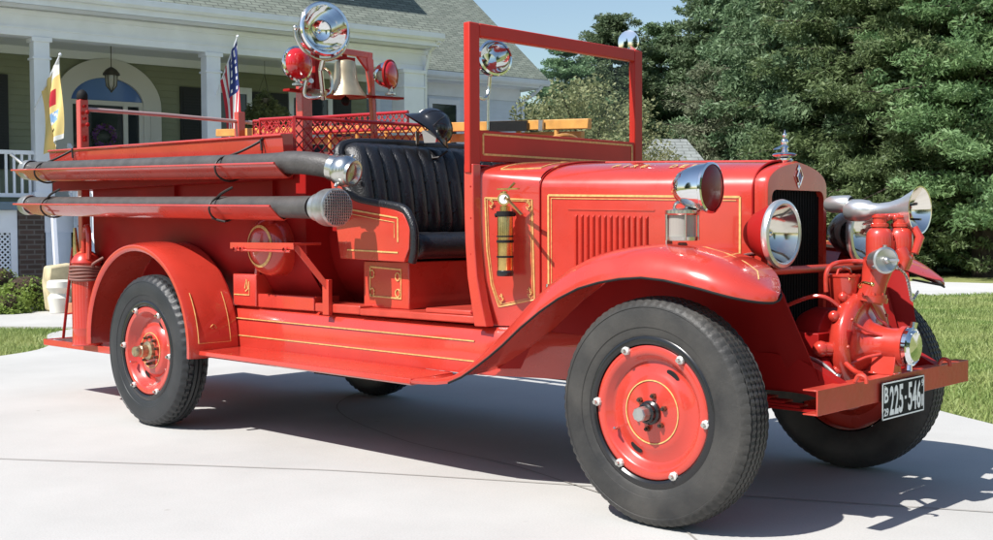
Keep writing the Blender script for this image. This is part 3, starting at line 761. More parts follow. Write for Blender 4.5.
# running boards and aprons -----------------------------------------
for s in (-1, 1):
    rb = MB(); 
    secs = []
    for x in (-3.06, -2.4, -1.8, -1.26):
        z = .462-.008*(x+3.06)/1.8; secs.append([(x, s*.862, z), (x, s*.60, z+.006), (x, s*.60, z-.022), (x, s*.855, z-.03), (x, s*.866, z-.022)])
    rb.loft(secs, closed=True, caps=True); ro = rb.build('running_board', 'red', T, bevel=.003)
    sa = MB(); secs = []
    for x in (-3.06, -2.2, -1.5, -1.08, -.95, -.8, -.62):
        dz = -.01*(x+3.06)
        if x > -1.05:
            g = (x+1.08)/.46; yy = .600-.150*g; secs.append([(x, s*yy, .462), (x, s*yy, .475), (x, s*yy, .60), (x, s*yy, .655), (x, s*(yy-.02), .672), (x, s*(yy-.12), .674)]); continue
        secs.append([(x, s*.602, .462), (x, s*.606, .475), (x, s*.600, .60), (x, s*.585, .672+dz), (x, s*.565, .690+dz), (x, s*.42, .690+dz)])
    sa.loft(secs); so_ = sa.build('side_apron', 'red', T, solid=.004, angle=50)
    gs = MB()
    ribbon(gs, [(-3.0, s*.6065, .625), (-1.12, s*.6045, .610)], .005, (0, s, 0)); ribbon(gs, [(-3.0, s*.6085, .530), (-1.05, s*.6085, .520)], .005, (0, s, 0)); ribbon(gs, [(-3.0, s*.607, .625), (-3.0, s*.6085, .530)], .008, (0, s, 0))
    gs.build('pinstripe', 'gold', so_, flat=True)
    # rear fender: half-arch band, flat outer bead
    rf = MB(); secs = []; secs2 = []
    cx, cz = -3.535, .46
    prof_in = []
    for k in range(33):
        t = R_(-3)+(PI+R_(3)+R_(4))*k/32     # from rear bottom to front bottom
        x = cx-.565*math.cos(t); z = cz+.565*math.sin(t)
        nx, nz = -math.cos(t), math.sin(t)
        q = []
        for (yy, dr) in ((.905, -.028), (.918, -.012), (.915, .004), (.88, .014), (.80, .020), (.70, .020), (.615, .016)):
            q.append((x+nx*dr, s*yy, z+nz*dr))
        secs.append(q)
    rf.loft(secs); rfo = rf.build('rear_fender', 'red', T, angle=50, solid=.004)
    rp = MB(); 
    def onf(t, yy): return (cx-.565*math.cos(t)-math.cos(t)*.022, s*yy, cz+.565*math.sin(t)+math.sin(t)*.022)
    a0, a1 = R_(176), R_(148)
    pts = [onf(a0+(a1-a0)*k/14, .865) for k in range(15)]; ribbon(rp, pts, .003, (1, 0, 0))
    pts = [onf(a0+(a1-a0)*k/14, .665) for k in range(15)]; ribbon(rp, pts, .003, (1, 0, 0))
    ribbon(rp, [onf(a0, .865), onf(a0, .665)], .003, (1, 0, 0)); 
    for k in range(4): ribbon(rp, [(onf(R_(168), .765)[0], s*(.765+.02*math.cos(k*1.5+u*.6)*(1-u*.2)), onf(R_(168), .765)[2]+.016*math.sin(k*1.5+u*.6)) for u in range(4)], .003, (1, 0, 0))
    rp.build('pinstripe', 'gold', rfo, flat=True)
    # inner wheel panel
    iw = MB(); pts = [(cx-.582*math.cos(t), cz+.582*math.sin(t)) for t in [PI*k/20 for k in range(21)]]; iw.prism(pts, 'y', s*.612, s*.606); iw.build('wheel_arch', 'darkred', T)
# body (hose bed) --------------------------------------------------
BZ = lambda x: 1.648-.016*(x+5.0)          # top rail height; the whole bed rakes slightly forward
by = MB()
def bodysec(x, s):
    return [(x, s*.44, .70), (x, s*.50, .80), (x, s*.555, .88), (x, s*.585, .98), (x, s*.590, 1.12), (x, s*.590, 1.30), (x, s*.590, BZ(x)-.10)]
for s in (-1, 1):
    by.loft([bodysec(x, s) for x in (-4.62, -3.5, -2.6, -2.36)])
by.add([(-4.62, -.59, 1.55), (-4.62, .59, 1.55), (-4.62, .44, .70), (-4.62, -.44, .70)], [(0, 1, 2, 3)])
by.add([(-2.36, -.59, 1.50), (-2.36, .59, 1.50), (-2.36, .59, 1.0), (-2.36, .44, .70), (-2.36, -.44, .70), (-2.36, -.59, 1.0)], [(0, 1, 2, 3, 4, 5)])
by.add([(-4.62, -.58, 1.30), (-4.62, .58, 1.30), (-2.36, .58, 1.26), (-2.36, -.58, 1.26)], [(0, 1, 2, 3)])
bo = by.build('hose_bed', 'darkred', T, solid=.004, angle=30)  # darker red includes the shade below the hose racks
br_ = MB()      # flared top rails and rear sill
for s in (-1, 1):
    secs = []
    for x in (-5.02, -4.2, -3.3, -2.42):
        z = BZ(x); secs.append([(x, s*.620, z-.15), (x, s*.676, z-.15), (x, s*.690, z-.02), (x, s*.702, z-.010), (x, s*.700, z), (x, s*.620, z+.004)])
    br_.loft(secs, closed=True, caps=True)
br_.pair('bed_rail', 'red', T, bevel=.003, angle=50)
bs = MB()
for s in (-1, 1): bs.box(-5.05, -2.45, min(s*.655, s*.60), max(s*.655, s*.60), 1.375, 1.445)
bs.box(-5.05, -5.02, -.598, .598, 1.38, 1.44); bs.box(-5.05, -4.64, -.598, .598, 1.38, 1.40)
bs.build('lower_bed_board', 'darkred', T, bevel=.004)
gy = MB(); ribbon(gy, [(-4.4, -.5935, 1.475), (-2.9, -.5935, 1.455)], .022, (0, -1, 0)); 
for (x0, x1, z0, z1) in ((-2.62, -2.40, .99, 1.32), (-3.0, -2.72, 1.0, 1.30)):
    pass
gy.build('bed_pinstripe', 'gold', bo, flat=True)
# lower body boxes
lb = MB(); lb.box(-3.02, -2.80, -.600, -.42, .692, .87); lb.box(-3.02, -2.80, .42, .600, .692, .87)
lb.box(-2.795, -2.30, -.592, -.42, .690, .765); lb.box(-2.795, -2.30, .42, .592, .690, .765)
lbo = lb.islands('tool_box', 'red', T, bevel=.006)[0]
lg = MB()
ribbon(lg, [(-3.005, -.603, .755), (-2.86, -.603, .755), (-2.86, -.603, .83)], .006, (0, -1, 0))
ribbon(lg, [(-2.90, -.603, .79), (-2.885, -.603, .84), (-2.87, -.603, .79), (-2.895, -.603, .775)], .008, (0, -1, 0)); lg.build('pinstripe', 'gold', lbo, flat=True)
sb = MB(); sb.box(-2.28, -1.92, -.600, -.40, .690, .735); sb.box(-1.92, -1.10, -.602, .602, .688, .722); sb.box(-2.28, -1.92, .40, .600, .690, .735)
sb.box(-1.45, -1.14, -.595, .595, .722, .745); sb.box(-2.3, -1.93, -.40, .40, .60, .70)
sb.build('cab_floor', 'redflat', T, bevel=.006)
# drum tank under the bed with rounded end
tk = MB(); tk.lathe([(.0, -.715), (.05, -.712), (.10, -.70), (.140, -.675), (.158, -.64), (.160, -.60), (.160, -.1)], (-2.62, 0, 1.025), (0, 1, 0), 36, 0)
tk.lathe([(.098, -.7035), (.112, -.6985)], (-2.62, 0, 1.025), (0, 1, 0), 36, 1)
tk.build('booster_tank', ['red', 'gold'], T)
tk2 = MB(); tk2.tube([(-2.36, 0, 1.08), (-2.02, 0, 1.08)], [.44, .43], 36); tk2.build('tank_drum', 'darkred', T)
# side step with brackets
st = MB(); st.box(-2.78, -2.22, -.775, -.60, 1.032, 1.046); st.box(-2.78, -2.22, -.775, -.768, 1.012, 1.046)
for x in (-2.72, -2.66, -2.28): st.lathe([(.010, -.010), (.016, 0), (.010, .010)], (x, -.782, 1.012), (0, 1, 0), 12, closed=False)
st.tube([(-2.70, -.78, 1.006), (-2.24, -.78, 1.002)], .007, 8)
st.bar((-2.24, -.75, 1.03), (-2.16, -.61, .82), .030, .030); st.box(-2.185, -2.135, -.625, -.60, .68, .86)
st.bar((-2.76, -.60, 1.03), (-2.76, -.62, .87), .02, .02)
st.build('side_step', 'red', T, bevel=.002)
nz = MB(); nz.lathe([(.030, 0), (.034, .01), (.034, .05), (.024, .066), (.018, .085), (.022, .09), (.020, .14), (.026, .15), (.026, .17)], (-2.56, -.66, 1.046), (0, 0, 1), 18)
nz.build('nozzle_holder', 'darkred', T)
# tail step and rear posts
ts = MB(); ts.box(-5.22, -4.05, -.63, .63, .345, .365); ts.box(-5.25, -5.22, -.64, .64, .330, .372); ts.box(-5.25, -4.09, -.645, -.62, .33, .372); ts.box(-5.25, -4.09, .62, .645, .33, .372)
for s in (-1, 1): ts.box(-4.95, -4.05, s*.36-.02, s*.36+.02, .365, .52)
ts.build('tail_step', 'red', T, bevel=.003)
td = MB()
for x in [-5.2+.018*i for i in range(58)]:
    td.box(x, x+.007, -.60, .60, .365, .3685)
td.build('tread_plate', 'steel', T, flat=True)
po = MB()
for s in (-1, 1):
    po.box(-4.745, -4.690, min(s*.575, s*.635), max(s*.575, s*.635), .37, 1.965)
poo = po.pair('rear_post', 'red', T, bevel=.005)[0]
pb = MB()
for z in (1.92, 1.84, 1.72, 1.70): pb.cyl((-4.685, -.605, z), (-4.675, -.605, z), .010, 8)
for z in (1.88, 1.80): pb.ball((-4.66, -.60, z), .014, 8)
pb.islands('post_bolt', 'darkred', poo)
tl = MB(); tl.lathe([(.034, 0), (.036, .01), (.036, .03), (.026, .05), (.010, .062), (.0, .064)], (-4.717, -.605, 1.968), (0, 0, 1), 18); tl.build('post_cap', 'matblack', T)
gr = MB(); gr.tube([(-4.72, -.60, 1.905), (-4.72, .0, 1.905), (-4.72, .72, 1.895)], .014, 12); gr.build('grab_rail', 'railpink', T) if 'railpink' in M else gr.build('grab_rail', 'nickel', T)
tr_ = MB(); tr_.lathe([(.028, 0), (.032, .008), (.032, .07), (.025, .075)], (-4.28, .55, 1.80), (0, 0, 1), 14); tr_.tube([(-5.15, -.55, .38), (-4.85, -.62, 1.0)], .010, 8); tr_.tube([(-5.17, -.45, .38), (-4.85, -.50, 1.0)], .010, 8); tr_.tube([(-5.02, -.58, .55), (-4.93, -.58, .56)], .006, 6)
tr_.islands('rear_brace', 'darkred', T)

# hose racks (half-pipe troughs) ------------------------------------
def trough(p0, p1, r, name='hose_rack'):
    p0 = Vector(p0); p1 = Vector(p1); mb = MB(); N = 12; secs = []
    for i in range(N+1):
        t = i/N; c = p0.lerp(p1, t); rr = r
        if t < .03: rr = r*.8
        sec = []
        for k in range(13):
            a = PI+PI*k/12; yy_ = rr*math.cos(a); sec.append((c.x, c.y+yy_, c.z+.014-rr*.82*(1-(abs(yy_)/rr)**1.35)))
        secs.append(sec)
    # slanted front end
    mb.loft(secs)
    o = mb.build(name, 'red', T, solid=.005, angle=50)
    lip = MB()
    for s in (-1, 1): lip.tube([p0+Vector((0, s*r, .014)), p1+Vector((0, s*r, .014))], .006, 8)
    lip.islands('rack_lip', 'red', o)
    return o
trough((-5.14, -.80, 1.275), (-2.26, -.80, 1.215), .085)
trough((-5.16, -.80, 1.500), (-2.22, -.80, 1.425), .085)
bk = MB()
for x in (-4.75, -3.6, -2.62):
    zl = 1.275-.021*(x+5.14); bk.bar((x, -.60, zl+.03), (x, -.80, zl-.055), .035, .010); 
    zu = 1.50-.026*(x+5.16); bk.bar((x, -.60, zu+.02), (x, -.80, zu-.055), .035, .010); bk.bar((x, -.60, zu-.03), (x, -.60, zl+.03), .03, .01)
bk.islands('rack_bracket', 'darkred', T)

# seat ---------------------------------------------------------------
se = MB()
se.box(-1.985, -1.645, -.520, .520, .722, .955); seo = se.build('seat_box', 'red', T, bevel=.006)
sg = MB(); q = [(-1.93, .925), (-1.70, .915), (-1.70, .775), (-1.93, .780), (-1.93, .925)]; ribbon(sg, [(a, -.5235, b) for a, b in q], .008, (0, -1, 0))
for (a, b) in ((-1.915, .89), (-1.725, .88), (-1.915, .80), (-1.725, .80)):
    for k in range(3): ribbon(sg, [(a+.016*math.cos(k*2+u*.7), -.5235, b+.020*math.sin(k*2+u*.7)) for u in range(4)], .005, (0, -1, 0))
sg.build('pinstripe', 'gold', seo, flat=True)
for s in (-1, 1):
    sp = MB(); pts = [(-2.08, .965), (-1.60, .955), (-1.565, 1.02), (-1.56, 1.12), (-1.60, 1.185), (-1.70, 1.215), (-1.85, 1.235), (-1.98, 1.28), (-2.10, 1.40), (-2.16, 1.40)]
    sp.prism(pts, 'y', s*.565, s*.592); spo = sp.build('seat_side_panel', 'red', T, bevel=.004)
    sg = MB(); q = [(-2.03, 1.215), (-1.80, 1.185), (-1.64, 1.165), (-1.64, 1.05), (-1.78, 1.03), (-2.01, 1.045)]
    ribbon(sg, [(a, s*.5945, b) for a, b in q[:3]], .007, (0, s, 0)); ribbon(sg, [(a, s*.5945, b) for a, b in q[2:4]], .007, (0, s, 0)); ribbon(sg, [(-1.64, s*.5945, 1.000), (-2.02, s*.5945, 1.010)], .007, (0, s, 0))
    ribbon(sg, [(-2.0, s*.5945, 1.19), (-1.82, s*.5945, 1.165), (-1.665, s*.5945, 1.145), (-1.665, s*.5945, 1.07)], .003, (0, s, 0)); sg.build('pinstripe', 'gold', spo, flat=True)
    ar = MB(); path = bez([(-2.06, s*.578, 1.455), (-2.07, s*.578, 1.36), (-1.98, s*.578, 1.275), (-1.85, s*.578, 1.245), (-1.70, s*.578, 1.225), (-1.60, s*.578, 1.20), (-1.545, s*.578, 1.12), (-1.54, s*.578, 1.02), (-1.56, s*.575, .955)], 5)
    ar.tube(path, [.021]*len(path), 12); ar.build('armrest', 'leather', T)
cu = MB()       # cushion: rounded box with puffy front
secs = []
for i in range(25):
    y = -.53+1.06*i/24; bul = 1.0-.08*abs(math.sin(PI*i/3))**.3*0
    e = .012*math.cos(i*PI/1.5)
    edge = min(1, min(i, 24-i)/2.0+.55)
    q = [(-2.02, y, .96), (-1.62, y, .96), (-1.575-.015*(1-edge), y, .975), (-1.555-.03*(1-edge), y, 1.01), (-1.56-.03*(1-edge), y, 1.05), (-1.59, y, 1.085*1-.02*(1-edge)), (-1.68, y, 1.10+.006*math.sin(i*2.1)-.02*(1-edge)), (-1.85, y, 1.09-.02*(1-edge)), (-2.02, y, 1.07)]
    secs.append(q)
cu.loft(secs, closed=True, caps=True); cu.build('seat_cushion', 'leather', T, sub=1, angle=80)
bkm = MB(); secs = []; NB = 104
for i in range(NB+1):
    y = -.575+1.15*i/NB; ph = (i % 8)/8; puff = math.sqrt(max(0, math.sin(PI*ph)))*.026
    dy = min(i, NB-i)/6; en_ = -.05*(1-min(1, dy))**2
    q = []
    for (x, z, pf_) in ((-2.05, 1.02, 0), (-1.93, 1.06, .3), (-1.925, 1.15, 1), (-1.94, 1.28, 1), (-1.965, 1.40, 1), (-1.985, 1.475, .8), (-2.01, 1.525, .35), (-2.05, 1.548, .2), (-2.10, 1.535, 0), (-2.125, 1.49, 0), (-2.10, 1.2, 0), (-2.06, 1.0, 0)):
        q.append((x+puff*pf_+en_*(.6 if pf_ else 0), y, z+puff*.3*pf_+en_*(z-1.0)))
    secs.append(q)
bkm.loft(secs, closed=True, caps=True); bko = bkm.build('seat_back', 'leather', T, angle=80)
bt = MB()
for i in range(0, NB, 8):
    y = -.575+1.15*i/NB
    for z, x in ((1.2, -1.922), (1.36, -1.948)): bt.ball((x, y, z), .009, 8)
bt.islands('upholstery_button', 'leather', bko)
br2 = MB(); br2.tube(bez([(-2.06, -.60, 1.44), (-2.09, -.56, 1.53), (-2.10, -.3, 1.555), (-2.10, .3, 1.555), (-2.09, .56, 1.53), (-2.06, .60, 1.44)], 6), .028, 10); br2.build('seat_back_roll', 'leather', T)
sw = MB(); ctr = Vector((-1.50, .33, 1.42)); axs = Vector((-.78, 0, .62)).normalized(); x_, y_, a_ = frame(axs)
sw.tube([ctr+(x_*math.cos(2*PI*k/36)+y_*math.sin(2*PI*k/36))*.215 for k in range(36)], .013, 8, 0, closed=True)
for k in range(4): sw.tube([ctr, ctr+(x_*math.cos(PI/4+PI*k/2)+y_*math.sin(PI/4+PI*k/2))*.21], .007, 6, 1)
sw.tube([ctr, ctr-axs*.8], .018, 10, 1); sw.build('steering_wheel', ['wood', 'black'], T)
dsh = MB(); dsh.box(-1.20, -1.155, -.56, .56, 1.22, 1.40); dsh.build('dashboard', 'darkred', T, bevel=.004)
fw = MB(); fw.box(-1.02, -.99, -.50, .50, .70, 1.30); fw.build('firewall', 'darkred', T)

# ------------------------------------------------------------------ lamps, pump and bumper (parts of the truck)
def add_glass(mb, o, axis, r, bulge, n=32): mb.lathe([(0, bulge)]+[(r*math.sin(PI/2*k/6), bulge*math.cos(PI/2*k/6)) for k in range(1, 7)], o, axis, n)
for s in (-1, 1):
    o = Vector((.262, s*.330, 1.087)); A = Vector((1, 0, -.02))
    h = MB(); h.lathe([(.0, -.150), (.02, -.149), (.05, -.135), (.082, -.10), (.106, -.05), (.118, -.02), (.122, -.006)], o, A, 40)
    ho = h.build('headlight', 'darkred' if s < 0 else 'black', T)  # near shell: darker red stands in for its shade
    r = MB(); r.lathe([(.121, -.014), (.130, -.008), (.133, .004), (.129, .015), (.117, .019), (.109, .014)], o, A, 48); r.build('rim', 'silverrim', ho)
    r = MB(); r.lathe([(.0, -.10), (.04, -.092), (.075, -.065), (.10, -.03), (.117, .008)], o, A, 40); r.ball(o-A*.05, .014, 10); r.build('reflector', 'tan_reflector', ho)
    r = MB(); add_glass(r, o+A*.010, A, .118, .012); r.build('lens', 'ribglass', ho)
    r = MB(); r.tube([o+Vector((-.03, 0, -.118)), (.235, s*.330, .945)], .014, 10); r.build('bracket', 'redflat', ho)
    if s < 0:
        w_ = MB(); w_.tube(bez([(.16, s*.33, 1.01), (.10, s*.345, 1.00), (.08, s*.36, .96), (.085, s*.38, .93)], 5), .007, 8); w_.build('conduit', 'nickel', ho)
hb = MB(); hb.tube([(.235, -.46, .945), (.235, .46, .945)], .016, 14); hb.tube([(.235, -.46, .945), (.20, -.50, .93)], .016, 10); hb.tube([(.235, .46, .945), (.20, .50, .93)], .016, 10); hb.build('headlight_bar', 'redflat', T)
# fender marker lamp
for s in (-1,):
    o = Vector((.085, s*.60, 1.262)); A = Vector((.995, .09, -.02)).normalized()
    h = MB(); h.lathe([(.0, -.115), (.035, -.110), (.062, -.085), (.078, -.05), (.088, -.01), (.092, .03), (.096, .034), (.096, .044), (.088, .047)], o+A*.0, A, 40)
    fo = h.build('fender_lamp', 'chrome', T)
    r = MB(); r.lathe([(.0, .058), (.04, .056), (.07, .050), (.0885, .044)], o, A, 36); r.build('lens', 'darklens', fo)
    r = MB(); q = Vector((.020, s*.63, 0))
    r.lathe([(.060, 1.160), (.066, 1.166), (.066, 1.178), (.030, 1.186), (.0, 1.188)], q, (0, 0, 1), 28, 0); r.lathe([(.052, 1.078), (.052, 1.160)], q, (0, 0, 1), 28, 1)
    r.lathe([(.0, 1.062), (.058, 1.064), (.060, 1.078), (.052, 1.080)], q, (0, 0, 1), 28, 0)
    for k in range(4):
        a = PI/4+PI*k/2; c = q+Vector((math.cos(a)*.060, math.sin(a)*.060, 0)); r.tube([c+Vector((0, 0, 1.066)), c+Vector((0, 0, 1.17))], .0045, 6, 0)
    r.tube(bez([q+Vector((-.04, 0, 1.175)), q+Vector((-.03, 0, 1.205)), q+Vector((.01, 0, 1.205)), q+Vector((.04, .01, 1.18))], 4), .006, 6, 0)
    r.tube([q+Vector((0, 0, 1.17)), q+Vector((.02, .01, 1.185))], .012, 10, 0)
    r.build('lamp_stand', ['nickel', 'hazeglass'], fo)
    r = MB(); r.bar(q+Vector((-.064, 0, 1.175)), q+Vector((-.068, .01, 1.0)), .036, .006); r.box(q.x-.09, q.x-.03, q.y-.03, q.y+.02, 1.010, 1.02)
    r.lathe([(.035, 0), (.03, .02), (.015, .045)], q+Vector((.0, 0, 1.012)), (0, 0, 1), 16); r.build('lamp_bracket', 'steel', fo)
# bumper
bu = MB(); BX = .590
bu.box(BX-.006, BX, -.640, .640, .458, .548); bu.box(BX-.058, BX-.0062, -.640, .640, .5425, .548); bu.box(BX-.058, BX-.0062, -.640, .640, .458, .4635)
bu.build('bumper', 'redflat', T, bevel=.0015)
lp = MB(); lp.box(BX+.012, BX+.0145, -.186, .178, .388, .530); lpo = lp.build('licence_plate', 'matblack', T, bevel=.001)
lq = MB(); fx_ = BX+.0158
for (a, b, c_, d) in ((-.182, .526, .174, .526), (-.182, .392, .174, .392), (-.180, .526, -.180, .392), (.172, .526, .172, .392)): ribbon(lq, [(fx_-.001, a, b), (fx_-.001, c_, d)], .005, (1, 0, 0))
def plate_txt(t, yc, zc, w_, h_):
    m4 = Matrix(((0, 0, 1), (1, 0, 0), (0, 1, 0))).to_4x4(); m4.translation = Vector((fx_, yc, zc)); v, f_ = text_mesh(t, m4, w_, h_, .001, .022); lq.add(v, f_)
plate_txt('B', -.152, .483, .034, .060); plate_txt('29', -.152, .418, .036, .030)
for k, cch in enumerate('225-546'): plate_txt(cch, -.106+k*.0388, .458, (.034 if cch != '-' else .015), .110 if cch != '-' else .012)
plate_txt('9', .159, .500, .018, .028); plate_txt('OHIO', .158, .432, .016, .048)
lq.build('plate_lettering', 'platewhite', lpo, flat=True)
# pump: volute with ribs, inlet and chrome cap; axis along x
pm = MB(); PC = Vector((.43, 0, .655)); AX = Vector((1, 0, .0))
pm.lathe([(.0, -.075), (.12, -.07), (.165, -.055), (.192, -.035), (.205, -.005), (.203, .012), (.190, .028), (.166, .034), (.155, .026), (.120, .030), (.085, .050), (.072, .085), (.068, .12), (.068, .165), (.078, .170), (.078, .190), (.0, .190)], PC, AX, 44)
po_ = pm.build('pump_housing', 'red', T, angle=45)
for k in range(6):
    t = R_(25)+k*PI/3; d = Vector((0, math.cos(t), math.sin(t))); rbm = MB()
    a = PC+d*.068+AX*.11; b = PC+d*.158+AX*.026; rbm.tube([a, (a+b)/2-d*.010-AX*.006, b], [.005, .006, .006], 8); rbm.build('rib', 'red', po_)
for k in range(10):
    t = 2*PI*k/10; d = Vector((0, math.cos(t), math.sin(t))); bo_ = MB(); c = PC+d*.176+AX*.028; bo_.tube([c, c+AX*.010], .007, 6); bo_.build('bolt', 'redflat', po_)
pc = MB(); c = PC+AX*.190
pc.lathe([(.068, 0), (.074, .002), (.074, .018), (.068, .022), (.064, .020), (.055, .030), (.0, .034)], c, AX, 40, 0)
for k in range(2):
    d = Vector((0, math.cos(R_(75)+k*PI), math.sin(R_(75)+k*PI))); pc.tube([c+d*.070+AX*.010, c+d*.094+AX*.012], [.012, .014], 10, 0)
for k in range(6):
    d = Vector((0, math.cos(k*PI/3), math.sin(k*PI/3))); pc.ball(c+d*.058+AX*.026, .004, 8, 0)
pc.build('intake_cap', ['chrome', 'redflat'], po_)
pd = MB()      # pedestal, discharge neck, side ports
pd.loft([[(.40, -.055, .50), (.54, -.055, .50), (.54, .055, .50), (.40, .055, .50)], [(.43, -.035, .58), (.53, -.035, .58), (.53, .035, .58), (.43, .035, .58)], [(.44, -.02, .62), (.50, -.02, .62), (.50, .02, .62), (.44, .02, .62)]], closed=True, caps=True)
pd.box(.44, .60, -.07, -.02, .548, .556); pd.prism([(-.075, .548), (.0, .548), (-.02, .62), (-.055, .62)], 'x', .50, .595)
pd.build('pump_pedestal', 'red', T, bevel=.003)
gx_ = MB(); gx_.lathe([(.07, -.26), (.11, -.25), (.135, -.20), (.135, -.12), (.09, -.09)], PC, AX, 24); gx_.box(.22, .34, -.18, -.04, .52, .70); gx_.tube([(.33, -.16, .62), (.40, -.22, .56), (.42, -.24, .50)], .028, 12)
gx_.tube([(.35, -.16, .60), (.44, -.17, .63), (.45, -.16, .72)], .022, 12); gx_.build('pump_gearcase', 'darkred', T, bevel=.004)  # dark red puts the shade behind the pump into the colour
for (a, b, r) in (((.40, -.17, .77), (.43, -.11, .77), .018), ((.37, -.215, .645), (.42, -.15, .64), .026), ((.40, -.19, .55), (.45, -.12, .58), .022), ((.40, -.10, .84), (.43, -.06, .82), .016)):
    q = MB(); q.tube([a, b], [r*1.1, r], 12); q.ball(a, r*1.25, 12); q.build('pump_port', 'red', T)
q = MB()
q.tube([(.455, .0, .82), (.475, .01, .90), (.49, .02, .98)], [.055, .050, .062], 20); q.lathe([(.075, -.01), (.075, .01), (.0, .012)], (.455, 0, .835), (.06, .03, .4), 20)
q.build('discharge_neck', 'red', T)
for (yc, xc) in ((-.030, .515), (.050, .558)):      # twin valve bodies
    q = MB(); q.lathe([(.0, -.11), (.036, -.105), (.047, -.08), (.051, -.055), (.051, .018), (.048, .038), (.038, .054), (.029, .058), (.029, .062), (.034, .063), (.034, .074), (.026, .077), (.026, .096), (.030, .098), (.030, .106), (.0, .108)], (xc, yc, 1.05), (0, 0, 1), 28); q.build('valve_body', 'red', T)
q = MB(); q.tube([(.615, .055, 1.11), (.635, .06, 1.07), (.625, .04, 1.01)], [.014, .018, .014], 10); q.tube([(.50, -.04, 1.150), (.58, .09, 1.155)], .012, 10); q.box(.51, .565, -.02, .045, .955, 1.06); q.tube([(.585, .00, 1.03), (.60, .005, .99), (.59, .0, .95)], [.022, .026, .020], 12)
for k in range(4): q.ball((.51+.02*k, -.035+.033*k, 1.148), .015, 10)
q.build('valve_lever', 'red', T)
q = MB(); o = Vector((.555, -.080, .985)); A = Vector((.80, -.60, .02)).normalized()
q.tube([o-A*.05, o+A*.012], [.042, .046], 28, 0); q.lathe([(.046, .008), (.051, .012), (.051, .020), (.044, .024), (.038, .020), (.0, .020)], o, A, 32, 0); q.ball(o+A*.026, .014, 10, 0); q.tube([o+A*.03, o+A*.034+Vector((.03, .03, .0))], .006, 6, 0)
for k in range(3):
    x_, y_, a_ = frame(A); t = R_(90)+k*2*PI/3; d = x_*math.cos(t)+y_*math.sin(t); q.tube([o+d*.047+A*.012, o+d*.058+A*.014], [.008, .009], 8, 0)
q.build('discharge_cap', 'steel', T)
ch_ = MB(); pth = bez([(.575, -.05, .975), (.60, .01, .93), (.61, .03, .87), (.61, .05, .83), (.615, .09, .86)], 10); 
for i in range(0, len(pth)-1, 1):
    c = pth[i]; nx = pth[i+1]; d = (nx-c).normalized(); u = Vector((0, 0, 1)).cross(d) if abs(d.z) < .9 else Vector((1, 0, 0)); u.normalize()
    if i % 2: u = d.cross(u)
    pts = [c+d*(.009*math.cos(a))+u*(.005*math.sin(a)) for a in [2*PI*k/8 for k in range(8)]]; ch_.tube(pts, .0018, 5, 0, closed=True)
ch_.build('cap_chain', 'nickel', T)
# horn / siren on top of the valves
q = MB(); A = Vector((.995, -.05, -.01)).normalized(); o = Vector((.615, .10, 1.176))
q.lathe([(.092, 0), (.089, -.004), (.070, -.035), (.048, -.075), (.034, -.12), (.028, -.17), (.030, -.20), (.040, -.215), (.045, -.25), (.045, -.29), (.036, -.31), (.0, -.32)], o, A, 36, 0)
q.lathe([(.092, 0), (.094, .003), (.088, .002), (.066, -.032), (.044, -.072), (.028, -.12), (.0, -.14)], o, A, 36, 1)
so2 = q.build('siren', ['silverrim', 'tan_reflector'], T)
q = MB(); o2 = Vector((.27, .12, 1.205)); q.lathe([(.0, -.07), (.025, -.06), (.034, -.04), (.036, .0), (.036, .04), (.03, .05)], o2, Vector((1, 0, 0)), 24); q.build('siren_motor', 'silverrim', so2)
q = MB(); q.bar((.45, .09, 1.148), (.62, .10, 1.140), .018, .008); q.build('siren_mount', 'black', so2)

# ---- roll frame with spotlight, bell, warning lamps -----------------
XP = -2.75
p1 = MB(); p1.box(XP-.03, XP+.03, -.335, -.265, 1.50, 2.03); p1.build('frame_post', 'red', T, bevel=.004)
p2 = MB(); p2.prism([(.205, 1.50), (.240, 1.50), (.212, 1.80), (.195, 2.10), (.16, 2.14), (.145, 2.10), (.172, 1.95), (.185, 1.80)], 'x', XP-.016, XP+.016); p2.build('frame_post', 'red', T, bevel=.003)
p3 = MB(); p3.bar((XP, -.31, 2.135), (XP, .19, 2.125), .03, .035); p3.prism([(.19, 2.12), (.07, 2.12), (.17, 2.02)], 'x', XP-.01, XP+.01); p3.build('frame_crossbar', 'red', T, bevel=.003)
p4 = MB(); p4.bar((XP, -.30, 1.90), (XP, .22, 1.885), .05, .012); p4.bar((XP, -.42, 1.88), (XP, -.28, 1.88), .06, .012); p4.bar((XP+.02, .18, 1.885), (XP+.02, .40, 1.89), .06, .012); p4.build('lamp_shelf', 'darkred', T)
p5 = MB(); p5.bar((XP, -.30, 1.93), (XP, -.18, 1.93), .03, .09); p5.bar((XP, -.22, 1.90), (XP, -.22, 2.13), .03, .04); p5.build('frame_strut', 'darkred', T)
# bell
q = MB(); bo3 = Vector((XP+.0, -.005, 1.868))
q.lathe([(.118, .0), (.122, .004), (.118, .012), (.100, .038), (.082, .068), (.070, .10), (.064, .145), (.061, .185), (.056, .205), (.034, .213), (.0, .215)], bo3, (0, 0, 1), 44, 0)
q.lathe([(.117, .002), (.096, .040), (.070, .08), (.05, .15), (.0, .20)], bo3, (0, 0, 1), 44, 0)
bl = q.build('bell', 'bell', T)
q = MB(); q.tube([bo3+Vector((0, 0, .19)), bo3+Vector((0, 0, -.01))], .005, 8); q.ball(bo3+Vector((0, 0, -.02)), .026, 12); q.build('clapper', 'matblack', bl)
q = MB(); q.tube([bo3+Vector((0, 0, .23)), (XP, -.02, 2.13)], .014, 10); q.bar((XP, -.10, 2.09), (XP, .06, 2.09), .02, .02); q.build('bell_yoke', 'darkred', bl)
